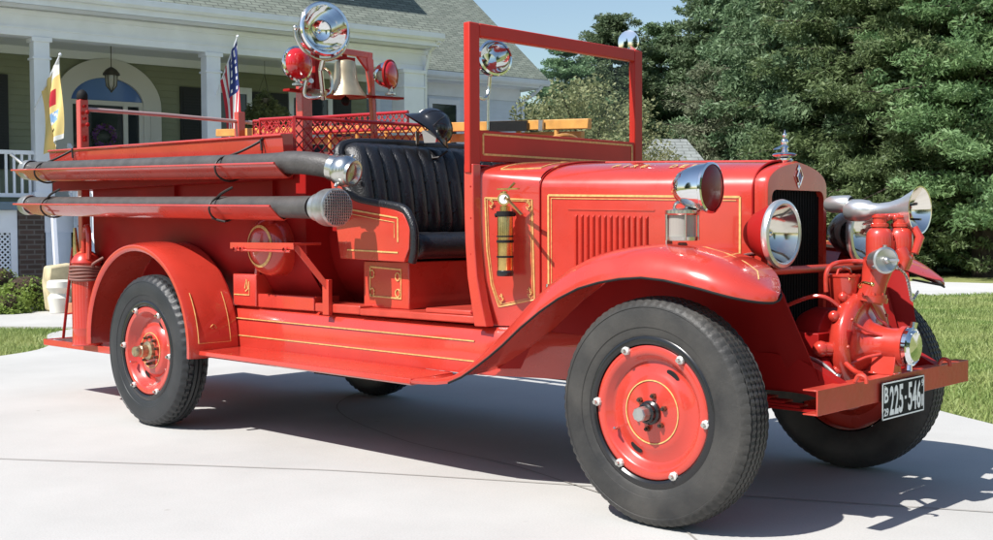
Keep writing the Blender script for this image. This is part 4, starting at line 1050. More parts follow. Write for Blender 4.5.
# spotlight
A = Vector((.95, -.20, .06)).normalized(); o = Vector((-2.40, -.428, 2.168)); SS = .90
q = MB(); q.lathe([(r_*SS, h_*SS) for r_, h_ in [(.0, -.185), (.03, -.182), (.075, -.160), (.115, -.120), (.140, -.065), (.148, -.02), (.150, .0)]], o, A, 48, 0); sp_ = q.build('spotlight', 'chrome', T)
q = MB(); q.lathe([(r_*SS, h_*SS) for r_, h_ in [(.148, -.018), (.158, -.012), (.160, .012), (.152, .022), (.140, .022), (.136, .014)]], o, A, 48); q.build('rim', 'chrome', sp_)
q = MB(); q.lathe([(r_*SS, h_*SS) for r_, h_ in [(.0, -.13), (.05, -.12), (.09, -.09), (.12, -.045), (.140, .008)]], o, A, 48); q.ball(o-A*.07, .02, 12); q.build('reflector', 'chrome', sp_)
q = MB(); add_glass(q, o+A*.012, A, .138*SS, .006); q.build('lens', 'glass', sp_)
x_, y_, a_ = frame(A)
q = MB(); c = o-A*.03
q.tube([c+(x_*math.cos(t)+y_*math.sin(t))*.158 for t in [R_(185)+R_(170)*k/20 for k in range(21)]], .009, 8)
q.ball(c+x_*.152, .014, 10); q.ball(c-x_*.152, .014, 10)
q.build('yoke', 'nickel', sp_)
q = MB(); b0 = c-y_*.158
q.tube([b0, b0+Vector((-.02, 0, -.05))], .015, 10); q.tube(bez([b0+Vector((-.02, .02, -.03)), b0+Vector((-.05, .09, -.06)), b0+Vector((-.05, .09, -.16)), b0+Vector((-.08, .02, -.19)), b0+Vector((-.12, -.03, -.18)), b0+Vector((-.10, -.03, -.10))], 5), .009, 8)
q.tube([b0+Vector((-.02, 0, -.05)), b0+Vector((-.06, .05, -.20))], .013, 10); q.tube([b0+Vector((-.10, .0, -.10)), b0+Vector((-.30, .08, -.12))], .014, 10); q.bar(b0+Vector((-.04, .04, -.17)), (XP, -.29, 1.89), .03, .03)
q.build('mounting_clamp', 'nickel', sp_)
for (o, s_) in ((Vector((-2.64, -.425, 2.010)), 1.0), (Vector((-2.60, .205, 2.005)), .92)):
    A = Vector((.95, .33, .0)).normalized() if s_ < 1 else Vector((1, .0, .03)).normalized()
    q = MB(); q.lathe([(.0, -.10), (.04, -.09), (.068, -.055), (.080, -.01), (.083, .0)], o, A, 36) if s_ < 1 else q.lathe([(.0, -.09), (.04, -.08), (.075, -.045), (.090, -.01), (.093, .0)], o, A, 36)
    wl_ = q.build('warning_lamp', 'chrome', T)
    r = .080 if s_ < 1 else .090
    q = MB(); q.lathe([(r, -.01), (r+.006, -.004), (r+.006, .006), (r-.004, .010)], o, A, 36); q.build('rim', 'chrome' if s_ == 1 else 'darkred', wl_)
    q = MB(); add_glass(q, o+A*.004, A, r-.004, .028 if s_ < 1 else .060); q.build('lens', 'redlens', wl_)
    q = MB(); q.lathe([(.032, -.118), (.032, -.108), (.012, -.100), (.012, -.075), (.026, -.070)], o, (0, 0, 1), 16, 0); q.build('stand', 'nickel', wl_)
# diamond mesh guard (front panel across the bed and one on the far side)
def mesh_panel(P, U, V, nu, nv, wd, name, mtop=True):
    """expanded metal lattice between corner P and edge vectors U, V (curved top ends)"""
    P = Vector(P); U = Vector(U); V = Vector(V); q = MB(); N_ = U.cross(V).normalized()
    def pt(u, v): return P+U*u+V*v
    for i in range(-nv, nu+1):
        for sgn_ in (1, -1):
            a = (i/nu, 0.0) if sgn_ == 1 else ((i)/nu, 1.0); b = ((i+nv)/nu, 1.0) if sgn_ == 1 else ((i+nv)/nu, 0.0)
            (ua, va), (ub, vb) = a, b
            if ub <= 0 or ua >= 1: continue
            if ua < 0: va = va+(vb-va)*(0-ua)/(ub-ua); ua = 0
            if ub > 1: vb = va+(vb-va)*(1-ua)/(ub-ua); ub = 1
            if abs(ub-ua) < 1e-4: continue
            q.bar(pt(ua, va), pt(ub, vb), wd, .004, 0, N_)
    q.tube([pt(0, 0), pt(0, 1), pt(1, 1), pt(1, 0)], .010, 8, 0, closed=True)
    return q.build(name, 'mesh_red', T, flat=True)
M['mesh_red'] = mat('guard_red_paint', (0.42, 0.018, 0.022), rough=.4, coat=.4)
mesh_panel((-2.44, -.60, 1.47), (0, 1.02, .015), (0, 0, .225), 17, 4, .007, 'mesh_guard')
mesh_panel((-4.42, .52, 1.775), (1.62, 0, -.05), (0, 0, .10), 30, 2, .007, 'mesh_guard')
mesh_panel((-2.44, -.60, 1.47), (-.30, 0, .01), (0, 0, .225), 5, 4, .006, 'mesh_guard')
# chrome lamp on the near windshield post, driver's side spot
A = Vector((.62, -.74, .05)).normalized(); o = Vector((-1.235, -.345, 1.905))
A = Vector((.80, -.30, .12)).normalized()
q = MB(); q.lathe([(.0, -.10), (.03, -.097), (.06, -.075), (.078, -.035), (.082, .0)], o, A, 32, 0); sp_ = q.build('cab_spotlight', 'chrome', T)
q = MB(); q.lathe([(.080, -.006), (.086, .0), (.086, .012), (.076, .016)], o, A, 32); q.build('rim', 'chrome', sp_)
q = MB(); q.lathe([(.0, -.07), (.04, -.06), (.07, -.02), (.077, .008)], o, A, 32); q.build('reflector', 'chrome', sp_)
q = MB(); add_glass(q, o+A*.008, A, .077, .01); q.build('lens', 'glass', sp_)
q = MB(); q.tube(bez([o+Vector((-.03, 0, -.08)), o+Vector((-.04, 0, -.15)), o+Vector((-.02, -.05, -.19)), (-1.175, -.56, 1.72)], 5), .009, 8); q.tube([o+Vector((-.04, 0, -.13)), o+Vector((-.045, 0, -.33))], .006, 8); q.build('swivel_arm', 'nickel', sp_)

# ------------------------------------------------------------------ things carried by the truck
def hose_thing(name, label, parts_fn, loc):
    t = thing(name, label, 'hose', loc, group='suction hoses on the near side racks'); parts_fn(t); return t
def lower(t):
    q = MB(); q.tube([(-5.08, -.80, 1.283), (-4.9, -.80, 1.280), (-3.5, -.80, 1.252), (-2.3, -.80, 1.226), (-2.02, -.80, 1.220)], [.053, .053, .052, .054, .056], 20); q.build('hose_body', 'hose', t)
    q = MB(); q.lathe([(.058, -.06), (.068, -.055), (.068, -.02), (.064, -.015), (.084, -.004), (.090, .02), (.090, .075), (.093, .08), (.093, .092), (.086, .096)], (-1.93, -.80, 1.2175), (1, 0, -.02), 36, 0)
    q.build('strainer', 'steel', t)
    q = MB(); add_glass(q, Vector((-1.836, -.80, 1.2155)), (1, 0, -.02), .087, .012, 36)
    x_, y_, a_ = frame((1, 0, -.02)); c = Vector((-1.826, -.80, 1.2155))
    for i in range(-6, 7):
        h = math.sqrt(max(0, .088**2-(i*.0135)**2))
        if h > .01:
            
            for (e1, e2) in ((x_, y_), (y_, x_)):
                pp = [c+a_*(.011*math.sqrt(max(0, 1-(((i*.0135)**2+(h*tt)**2)/.088**2)))-.007)+e1*i*.0135+e2*h*tt for tt in (-1, -.75, -.5, -.25, 0, .25, .5, .75, 1)]; q.tube(pp, .0022, 5, 1, caps=False)
    q.build('strainer_screen', ['hosecuff', 'steel'], t)
    q = MB(); q.lathe([(.0, -.10), (.030, -.09), (.045, -.03), (.062, -.02), (.066, .0), (.066, .06), (.060, .065)], (-5.12, -.80, 1.283), (1, 0, 0), 24); q.build('coupling', 'steel', t)
def upper(t):
    pth = bez([(-5.06, -.80, 1.515), (-4.0, -.80, 1.487), (-3.0, -.80, 1.462), (-2.5, -.80, 1.448), (-2.2, -.79, 1.445), (-2.02, -.765, 1.428), (-1.90, -.735, 1.400)], 6)
    q = MB(); q.tube(pth, [.053]*(len(pth)-14)+[.057]*14, 20); q.build('hose_body', 'hose', t)
    A = (pth[-1]-pth[-3]).normalized()
    q = MB(); q.lathe([(.058, -.05), (.064, -.045), (.066, -.01), (.074, .0), (.077, .04), (.070, .066), (.064, .072), (.064, .088), (.052, .090), (.045, .07), (.0, .066)], pth[-1], A, 32, 0)
    for k in range(2):
        x_, y_, a_ = frame(A); d = x_*math.cos(R_(60)+k*PI)+y_*math.sin(R_(60)+k*PI); q.tube([pth[-1]+d*.072+A*.03, pth[-1]+d*.092+A*.03], [.012, .009], 8, 0)
    q.build('coupling', 'nickel', t)
    q = MB(); q.lathe([(.0, -.10), (.030, -.09), (.045, -.03), (.062, -.02), (.066, .0), (.066, .06), (.060, .065)], (-5.10, -.80, 1.516), (1, 0, 0), 24)
    q.tube([(-5.13, -.80, 1.54), (-5.20, -.84, 1.60), (-5.22, -.86, 1.625)], [.014, .010, .012], 8); q.build('rear_coupling', 'steel', t)
hose_thing('suction_hose', 'grey suction hose on the lower side rack, ending in a round mesh strainer', lower, (-5.1, -.80, 1.25))
hose_thing('suction_hose', 'grey suction hose on the upper side rack, ending in a shiny coupling beside the seat', upper, (-5.1, -.80, 1.50))
# straps
def strap(x, zc, label, up=True):
    q = MB(); r = .088
    pts = [(x-.02, -.80+r*math.cos(a), zc+(.062 if math.sin(a) > 0 else .068)*math.sin(a)) for a in [2*PI*k/20 for k in range(20)]]
    q.tube(pts, .006, 6, 0, closed=True)
    q.tube(bez([(x-.02, -.80, zc+.064), (x+.06, -.77, zc+.09), (x+.12, -.70, zc+.14), (x+.14, -.690, zc+.17)], 4) if up else bez([(x-.02, -.84, zc+.055), (x+.03, -.84, zc+.08), (x+.07, -.80, zc+.11)], 4), .007, 6)
    q.tube([(x+.13, -.705, zc+.15), (x+.14, -.707, zc+.09)], .006, 6) if up else q.tube([(x-.05, -.85, zc-.05), (x+.06, -.84, zc-.07)], .005, 6)
    o = q.build('strap', 'strap', None, loc=(x, -.80, zc)); tag(o, label, 'strap', 'leather straps round the suction hoses')
zu = lambda x: 1.50-.026*(x+5.16); zl = lambda x: 1.275-.021*(x+5.14)
strap(-4.80, zu(-4.8), 'black strap round the tail end of the upper hose, tied to the bed rail')
strap(-2.72, zu(-2.72), 'black strap round the upper suction hose where it nears the seat')
strap(-4.72, zl(-4.72), 'black strap round the tail end of the lower suction hose', False)
strap(-2.78, zl(-2.78), 'black strap round the lower suction hose just behind its strainer', False)
# brass hand extinguisher on the cowl
t = thing('hand_extinguisher', 'slim brass hand extinguisher clipped upright on the red cowl side', 'extinguisher', (-.97, -.60, .93))
EX = Vector((-.945, -.585, 0))
q = MB(); q.lathe([(.0, .915), (.030, .918), (.034, .93), (.034, 1.16), (.030, 1.175), (.022, 1.185), (.022, 1.21), (.0, 1.212)], EX, (0, 0, 1), 28); q.build('cylinder', 'brass', t)
for z, h in ((1.165, .022), (1.05, .012), (1.075, .006), (.985, .008)):
    q = MB(); q.lathe([(.0342, z), (.0375, z+.001), (.0375, z+h), (.0342, z+h+.001)], EX, (0, 0, 1), 28)
    if h > .02: q.tube([EX+Vector((0, 0, z+.01)), EX+Vector((0, .06, z+.01))], .010, 8); q.tube([EX+Vector((-.03, 0, z+.01)), EX+Vector((-.05, -.01, z+.005))], .009, 8)
    q.build('band', 'matblack', t)
q = MB(); q.lathe([(.0345, .905), (.037, .91), (.037, .925), (.0345, .93)], EX, (0, 0, 1), 28); q.disc(EX+Vector((0, 0, .906)), (0, 0, 1), .034, 24); q.build('base', 'black', t)
q = MB(); gA = Vector((.6, -.8, 0)); gc = EX+Vector((0, -.005, 1.24)); q.lathe([(.0, -.02), (.024, -.018), (.028, 0), (.028, .012), (.021, .014)], gc, gA, 24, 0); q.disc(gc+gA*.0135, gA, .020, 24, 1); q.tube([gc+gA*.016, gc+gA*.016+Vector((.008, .006, .014))], .0018, 5, 2); q.build('gauge', ['brass', 'platewhite', 'black'], t)
q = MB(); q.tube([EX+Vector((0, 0, 1.20)), EX+Vector((0, 0, 1.275))], .012, 10); q.bar(EX+Vector((-.04, 0, 1.285)), EX+Vector((.10, -.02, 1.283)), .014, .006); q.bar(EX+Vector((-.02, 0, 1.27)), EX+Vector((.13, -.03, 1.17)), .014, .005); q.tube([EX+Vector((.02, 0, 1.28)), EX+Vector((.05, .01, 1.31))], .006, 6); q.build('lever', 'brass', t)
# helmet on the seat back
t = thing('fire_helmet', 'shiny black fire helmet with a long brim resting above the seat back', 'helmet', (-1.95, -.10, 1.56))
q = MB(); hc = Vector((-1.975, -.045, 1.645)); tilt = Matrix.Rotation(R_(46), 4, Vector((-.69, .72, 0)))
def HP(x, y, z): return hc+tilt @ (Matrix.Rotation(R_(45), 4, 'Z') @ Vector((x, y, z)))
secs = []
for i in range(11):
    e = PI/2*i/10; secs.append([HP(.095*math.sin(e)*math.cos(a)*(1.12), .095*math.sin(e)*math.sin(a)*.98, .095*math.cos(e)) for a in [2*PI*k/40 for k in range(41)]])
def brim(a): return .018+.032*max(0, -math.cos(a))**2+.012*max(0, math.cos(a))**2
secs.append([HP((.095*1.12+brim(a))*math.cos(a), (.093+brim(a)*.8)*math.sin(a), -.010-.035*max(0, -math.cos(a))**1.5-.012) for a in [2*PI*k/40 for k in range(41)]])
q.loft(secs); q.build('shell', 'helmet', t, solid=.004, angle=40)
q = MB()
for k in range(4):
    a = k*PI/4; q.tube([HP(.0962*1.12*math.sin(e)*math.cos(a), .0945*math.sin(e)*math.sin(a), .0965*math.cos(e)) for e in [R_(-86)+R_(172)*i/16 for i in range(17)]], .003, 6)
q.build('comb', 'helmet', t)
q = MB(); q.tube([HP(.14, .0, -.03), HP(.13, .0, -.09), HP(.10, .0, -.13)], .006, 6); q.ball(HP(.10, 0, -.13), .012, 8); q.build('chin_strap', 'strap', t)
q = MB(); 
for a in (R_(35), R_(125)): 
    q.prism([(-.03, -.085), (.03, -.085), (.042, -.02), (-.042, -.02)], 'y', -.002, .002, 0, Matrix.Translation(hc) @ Matrix.Rotation(a+R_(90), 4, 'Z') @ Matrix.Translation((0, .085, 0)))
q.islands('ear_flap', 'bone', t)
# wooden ladder on the far side
t = thing('wooden_ladder', 'varnished wooden ladder lying on edge along the far side of the truck bed', 'ladder', (-5.1, .70, 1.7))
LZ = lambda x: 1.845-.045*(x+5.15)
for dz in (0, -.30):
    for dy in (0,):
        q = MB(); q.bar((-5.15, .70, LZ(-5.15)+dz), (-1.52, .70, LZ(-1.52)+dz), .055, .036, 0, (0, 1, 0)); q.build('rail', 'wood', t, bevel=.004)
q = MB(); q.bar((-5.0, .76, LZ(-5.0)-.07), (-1.62, .76, LZ(-1.62)-.060), .05, .036, 0, (0, 1, 0)); q.build('rail', 'wood', t, bevel=.004)
for k in range(12):
    x = -4.95+k*.29; q = MB(); q.cyl((x, .70, LZ(x)), (x, .70, LZ(x)-.30), .014, 10); q.build('rung', 'wood', t)
for x, L in ((-2.25, .30), (-1.86, .03)):
    q = MB(); q.bar((x, .665, LZ(x)-.005), (x+L, .665, LZ(x+L)-.005), .060, .012, 0, (0, 1, 0)); q.build('ladder_clamp', 'black' if L > .1 else 'steel', t)
# red soda-acid extinguisher with coiled hose at the tail
t = thing('tank_extinguisher', 'red soda-acid tank extinguisher with a coiled hose standing on the tail step', 'extinguisher', (-4.60, -.70, .37))
ec = Vector((-4.585, -.665, 0))
q = MB(); q.lathe([(.0, .374), (.092, .374), (.096, .38), (.092, .39), (.090, .48), (.0915, .485), (.0915, .49), (.090, .495), (.090, .90), (.096, .905), (.094, .915), (.07, .955), (.045, .975), (.035, .98), (.035, 1.0), (.0, 1.0)], ec, (0, 0, 1), 40); q.build('tank', 'red', t)
q = MB()
for k in range(5):
    z = .80+.020*k; q.tube([ec+Vector((.100*math.cos(a), .100*math.sin(a), z+.004*math.sin(a*2+k))) for a in [2*PI*i/36 for i in range(36)]], .0085, 8, 0, closed=True)
q.tube(bez([ec+Vector((.10, 0, .88)), ec+Vector((.15, -.03, .90)), ec+Vector((.19, .02, .94))], 5), .0085, 8); q.build('hose_coil', 'hosebrown', t)
q = MB(); q.tube(bez([ec+Vector((.075, -.02, .93)), ec+Vector((.08, -.02, 1.05)), ec+Vector((.05, -.01, 1.13)), ec+Vector((.0, 0, 1.12)), ec+Vector((-.02, 0, 1.02))], 6), .018, 10); q.tube([ec+Vector((-.01, 0, .98)), ec+Vector((-.01, 0, 1.10))], .022, 12); q.tube([ec+Vector((.03, -.03, .97)), ec+Vector((.03, -.03, 1.06))], .015, 10)
q.build('handle', 'red', t)
q = MB(); q.tube([ec+Vector((-.07, -.03, .95)), ec+Vector((-.08, -.03, 1.06)), ec+Vector((-.085, -.03, 1.13))], [.022, .016, .009], 12); q.build('nozzle', 'brass', t)
# second item: flat hose holder behind
# priming bucket hung from the pipe by the pump
t = thing('priming_bucket', 'small red bucket hanging from a bent pipe in front of the radiator', 'bucket', (.385, -.05, .78))
bc = Vector((.375, -.045, 0))
q = MB(); q.lathe([(.0, .800), (.043, .800), (.046, .805), (.060, .915), (.064, .919), (.064, .927), (.059, .927), (.056, .915), (.042, .810), (.0, .808)], bc, (0, 0, 1), 30); q.build('pail', 'red', t)
q = MB(); q.tube([bc+Vector((0, .060, .92)), bc+Vector((0, .045, .945)), bc+Vector((0, .0, .955)), bc+Vector((0, -.045, .945)), bc+Vector((0, -.060, .92))], .005, 8); q.build('bail_handle', 'red', t)
q = MB(); q.tube(bez([(.345, -.13, .86), (.345, -.13, .93), (.36, -.10, .968), (.40, -.03, .978), (.46, .0, .975)], 5), .009, 10); q.build('bucket_pipe', 'red', T)

# ------------------------------------------------------------------ buildings
HO = Vector((-15.10, 3.956, 0)); HR = R_(80.5)
HM = Matrix.Translation(HO) @ Matrix.Rotation(HR, 4, 'Z')
def HW(u, v, z): return HM @ Vector((u, v, z))
H = thing('porch_house', 'olive-sided house with a white-columned front porch and grey-green shingle roof', 'house', HO, HR)
def hb_(name, boxes, m, **k):
    q = MB()
    for b in boxes: q.box(*b)
    return q.build(name, m, H, **k)
# lap siding: real boards
def siding(name, u0, u1, v, z0, z1, m, holes=(), step=.115, axis='u', sgn=-1):
    q = MB(); n = int((z1-z0)/step)
    for i in range(n+1):
        a = z0+i*step; b = min(a+step, z1)
        if b-a < .01: continue
        spans = [(u0, u1)]
        for (h0, h1, g0, g1) in holes:
            if b > g0 and a < g1:
                ns = []
                for (s0, s1) in spans:
                    if h1 <= s0 or h0 >= s1: ns.append((s0, s1)); continue
                    if h0 > s0: ns.append((s0, h0))
                    if h1 < s1: ns.append((h1, s1))
                spans = ns
        for (s0, s1) in spans:
            if axis == 'u': q.add([(s0, v+sgn*.018, a), (s1, v+sgn*.018, a), (s1, v+sgn*.004, b), (s0, v+sgn*.004, b), (s0, v, a), (s1, v, a), (s0, v, b), (s1, v, b)], [(0, 1, 2, 3), (4, 5, 1, 0), (5, 7, 2, 1), (4, 0, 3, 6)])
            else: q.add([(v-sgn*.018, s0, a), (v-sgn*.018, s1, a), (v-sgn*.004, s1, b), (v-sgn*.004, s0, b), (v, s0, a), (v, s1, a)], [(0, 1, 2, 3), (4, 5, 1, 0)])
    return q.build(name, m, H, flat=True)
siding('front_wall', -9, 7.0, 2.0, 1.55, 4.2, 'siding')
hb_('wall_core', [(-9, 6.98, 2.002, 9, 0, 4.2), (7.02, 13.15, 5.03, 14, 0, 4.6)], 'sidingw', flat=True)
siding('side_wall', 2.0, 9.0, 7.0, .3, 4.5, 'sidingw', axis='v', sgn=-1)
siding('wing_wall', 7.02, 13.2, 5.0, .3, 4.6, 'sidingw')
q = MB(); q.prism([(2.0, 4.5), (9.0, 4.5), (9.0, 6.0), (5.4, 9.0), (2.0, 6.4)], 'x', 6.95, 7.0); q.build('gable_wall', 'sidingw', H)
hb_('porch_floor', [(-9, 7.0, -.25, 2.0, 1.42, 1.545)], 'porchfloor', bevel=.01)
hb_('porch_skirt', [(-9, -.35, -.14, -.10, 1.08, 1.42), (.05, 6.9, -.14, -.10, 1.08, 1.42)], 'white')
hb_('skirt_frame', [(-2.4, -.35, -.135, -.095, .24, .34), (-2.4, -2.3, -.135, -.095, .34, 1.08), (-.45, -.35, -.14, -.10, .34, 1.08)], 'white')
q = MB(); wdt = .024
def clipbar(q, x0, x1, z0, z1, cx_, slope):
    # 45 degree slat through (cx_, z0)
    if slope > 0: a = (cx_, z0); b = (cx_+(z1-z0), z1)
    else: a = (cx_, z1); b = (cx_+(z1-z0), z0)
    (ax_, az), (bx_, bz) = a, b
    if bx_ <= x0 or ax_ >= x1: return
    if ax_ < x0: az += (bz-az)*(x0-ax_)/(bx_-ax_); ax_ = x0
    if bx_ > x1: bz = az+(bz-az)*(x1-ax_)/(bx_-ax_); bx_ = x1
    q.bar((ax_, -.11 if slope > 0 else -.117, az), (bx_, -.11 if slope > 0 else -.117, bz), wdt, .006, 0, (0, 1, 0))
for i in range(-11, 26):
    for sl in (1, -1): clipbar(q, -2.3, -.45, .34, 1.08, -2.3+i*.078, sl)
q.build('porch_lattice', 'white', H, flat=True); q = MB()
for i in range(-11, 48):
    for sl in (1, -1): clipbar(q, 3.2, 6.8, .24, 1.08, 3.2+i*.078, sl)
q.build('porch_lattice', 'white', H, flat=True)
hb_('crawl_space_dark', [(-9, 6.9, .3, .32, 0, 1.4)], 'matblack', flat=True)  # black sheet stands in for the shade under the porch
for u in (-5.6, -2.75, -.33, 2.95): hb_('brick_pier', [(u-.01, u+.37, -.16, .22, 0, 1.415)], 'brick')
hb_('porch_ceiling', [(-9, 7.0, .15, 2.0, 4.20, 4.23)], 'porchceil', flat=True)
hb_('wall_frieze', [(-9, 6.98, 1.93, 1.975, 4.06, 4.198)], 'porchceil')
hb_('porch_beam', [(-9, 7.05, -.13, .15, 4.05, 4.46)], 'white', bevel=.01)
hb_('beam_moulding', [(-9, 7.08, -.165, -.13, 4.36, 4.43), (-9, 7.08, -.15, -.13, 4.16, 4.185)], 'white')
hb_('soffit', [(-9, 7.06, -.52, .2, 4.46, 4.50), (-9, 7.06, -.54, -.50, 4.46, 4.60)], 'white')
q = MB(); q.prism([(-.66, 4.69), (-.655, 4.60), (-.62, 4.56), (-.545, 4.56), (-.545, 4.69), (-.56, 4.69), (-.56, 4.58), (-.61, 4.58), (-.64, 4.61), (-.645, 4.69)], 'x', -9, 7.12); q.prism([(4.34, 4.80), (4.345, 4.70), (4.38, 4.66), (4.46, 4.66), (4.46, 4.80)], 'x', 7.5, 13.7); q.islands('gutter', 'white', H)
for (u, wd) in ((-5.5, .24), (-2.72, .24), (.06, .24), (2.83, .25), (6.72, .44)):
    q = MB(); a = wd/2; q.box(u-a, u+a, -a, a, 1.545, 4.05); co = q.build('column', 'white', H, bevel=.008)
    q = MB(); q.box(u-a-.03, u+a+.03, -a-.03, a+.03, 3.985, 4.048); q.build('capital', 'white', co)
    q = MB(); q.box(u-a-.02, u+a+.02, -a-.02, a+.02, 3.72, 3.75); q.build('collar', 'white', co)
    q = MB(); q.box(u-a-.03, u+a+.03, -a-.03, a+.03, 1.547, 1.70); q.build('plinth', 'white', co)
q = MB(); q.box(-2.6, -.06, -.035, .035, 2.27, 2.33); q.box(-2.6, -.06, -.03, .03, 1.62, 1.68)
for i in range(22): q.box(-2.55+i*.115, -2.515+i*.115, -.018, .018, 1.68, 2.27)
q.build('porch_railing', 'white', H, flat=True)
q = MB(); q.box(2.98, 6.5, -.035, .035, 2.27, 2.33); q.box(2.98, 6.5, -.03, .03, 1.62, 1.68)
for i in range(30): q.box(3.03+i*.115, 3.065+i*.115, -.018, .018, 1.68, 2.27)
q.build('porch_railing', 'white', H, flat=True)
# arched entry
def ell(uc, z0, a, b, n=24): return [(uc+a*math.cos(PI-PI*k/n), z0+b*math.sin(PI-PI*k/n)) for k in range(n+1)]
q = MB(); o_ = [(.82, 1.55)]+ell(1.76, 3.28, .94, .82)+[(2.70, 1.55)]; i_ = [(1.10, 1.55)]+ell(1.74, 3.30, .64, .47)+[(2.38, 1.55)]
q.loft([[(a, 1.90, b) for a, b in i_], [(a, 1.90, b) for a, b in o_], [(a, 1.99, b) for a, b in o_]]); q.loft([[(a, 1.90, b) for a, b in i_], [(a, 2.0, b) for a, b in i_]])
q.build('entry_casing', 'entrytrim', H, angle=30)
q = MB(); q.add([(a, 1.965, b) for a, b in ell(1.74, 3.36, .64, .41)], [tuple(range(25))]); q.build('fanlight', 'fanlight', H, recalc=False)
hb_('entry_frame', [(1.10, 2.38, 1.925, 1.96, 3.29, 3.37), (1.31, 1.385, 1.925, 1.96, 1.55, 3.29), (2.02, 2.10, 1.925, 1.96, 1.55, 3.29), (1.10, 1.14, 1.925, 1.96, 1.55, 3.29), (2.30, 2.38, 1.925, 1.96, 1.55, 3.29), (2.50, 2.53, 1.880, 1.90, 1.55, 3.25)], 'entrytrim')
q = MB(); q.box(1.385, 2.02, 1.965, 1.985, 1.55, 3.29); do = q.build('front_door', 'door', H)
q = MB(); q.box(1.47, 1.93, 1.960, 1.964, 2.3, 3.2); q.build('pane', 'winglass', do)
for a, b in ((1.14, 1.31), (2.10, 2.30)):
    q = MB(); q.box(a, b, 1.965, 1.975, 1.55, 3.29); q.build('sidelight', 'winglass', H)
def window(u0, u1, v, z0, z1, sh=True):
    q = MB(); q.box(u0, u1, v-.03, v-.02, z0, z1); wn = q.build('window', 'winglass', H)
    q = MB()
    for b in ((u0-.10, u0, z0-.08, z1+.12), (u1, u1+.10, z0-.08, z1+.12), (u0, u1, z1, z1+.12), (u0, u1, z0-.08, z0), (u0, u1, (z0+z1)/2-.025, (z0+z1)/2+.025)): q.box(b[0], b[1], v-.06, v-.019, b[2], b[3])
    q.build('frame', 'white', wn)
    if sh:
        for a in (u0-.52, u1+.12):
            q = MB(); q.box(a, a+.40, v-.055, v-.019, z0-.06, z1+.06); q.box(a+.05, a+.35, v-.058, v-.050, z0, z1)
            for i in range(int((z1-z0)/.05)): q.box(a+.05, a+.35, v-.066, v-.058, z0+.01+i*.05, z0+.035+i*.05)
            q.build('shutter', 'shutter', H, flat=True)
window(3.60, 4.38, 2.0, 2.2, 3.65); window(-1.3, -.43, 2.0, 2.2, 3.65); window(5.35, 6.1, 2.0, 2.2, 3.65)
window(10.55, 11.25, 5.0, 2.9, 4.10, False); window(8.2, 9.0, 5.0, 2.9, 4.10, False)
# roofs
def roof(name, u0, u1, v0, z0, v1, z1, th=.12, m='shingle'):
    q = MB(); q.prism([(v0, z0), (v1, z1), (v1, z1-th), (v0, z0-th)], 'x', u0, u1); return q.build(name, m, H)
roof('roof', -9, 7.13, -.62, 4.70, 5.4, 4.70+.75*6.02); roof('roof', -9, 7.13, 10.6, 5.2, 5.41, 4.70+.75*6.02)
roof('wing_roof', 7.14, 13.65, 4.36, 4.82, 9.6, 4.82+.77*5.24); roof('wing_roof', 7.14, 13.65, 14.8, 4.9, 9.61, 4.82+.77*5.24)
hb_('wing_soffit', [(7.46, 13.55, 4.47, 5.0, 4.60, 4.63), (7.46, 13.55, 4.462, 4.50, 4.60, 4.72), (13.2, 13.6, 5.0, 14.3, 4.60, 4.62)], 'white')
hb_('wing_frieze', [(7.03, 13.2, 4.955, 4.978, 4.30, 4.60)], 'white')
hb_('corner_board', [(13.10, 13.22, 4.95, 4.978, .2, 4.30)], 'white')
q = MB(); q.box(13.24, 13.26, 5.0, 14, 0, 4.6); q.prism([(5.0, 4.6), (14.2, 4.6), (9.6, 8.3)], 'x', 13.15, 13.2); q.build('wing_end_wall', 'sidingw', H)
q = MB(); q.tube([(7.03, -.60, 4.56), (7.02, -.30, 4.40), (7.00, -.16, 4.02), (7.00, -.16, .2)], .035, 10); q.tube([(13.5, 4.42, 4.66), (13.42, 4.7, 4.45), (13.28, 4.93, 4.30), (13.28, 4.93, .2)], .045, 10); q.islands('downspout', 'white', H)
q = MB(); q.box(2.6, 5.65, .12, 3.9, 5.05, 7.9); dm = q.build('dormer', 'white', H)
q = MB(); q.prism([(2.3, 7.85), (5.95, 7.85), (4.12, 9.4)], 'y', -.1, 5.0); q.build('dormer_roof', 'shingle', dm)
q = MB(); q.box(3.4, 4.9, .09, .118, 6.1, 7.2); q.build('dormer_window', 'winglass', dm)
# porch steps
q = MB()
for i in range(8): q.box(.45, 2.85, -.26-(i+1)*.28, -.26-i*.28, 0, 1.54-(i+1)*.19)
q.box(.06, .44, -.16, -.12, .0, 1.08)
q.build('porch_steps', 'sidingw', H)
q = MB()
for i in range(8): q.box(.42, 2.88, -.285-(i+1)*.28, -.26-i*.28, 1.54-(i+1)*.19+.002, 1.54-(i+1)*.19+.03)
q.build('stair_treads', 'porchfloor', H, flat=True)
for u in (.40, 2.86):
    q = MB(); q.bar((u, -.25, 2.42), (u, -2.45, .98), .05, .06); q.bar((u, -.25, 1.70), (u, -2.45, .28), .04, .04)
    for i in range(16): v = -.3-i*.135; z = 1.70+(v+.25)*.645; q.box(u-.016, u+.016, v-.016, v+.016, z, z+.72)
    q.box(u-.06, u+.06, -2.56, -2.44, 0, 1.15); q.build('stair_railing', 'white', H, flat=True)
q = MB(); q.bar((-.10, -1.10, 1.42), (-.12, -1.35, .05), .09, .05); q.build('stair_brace', 'white', H)

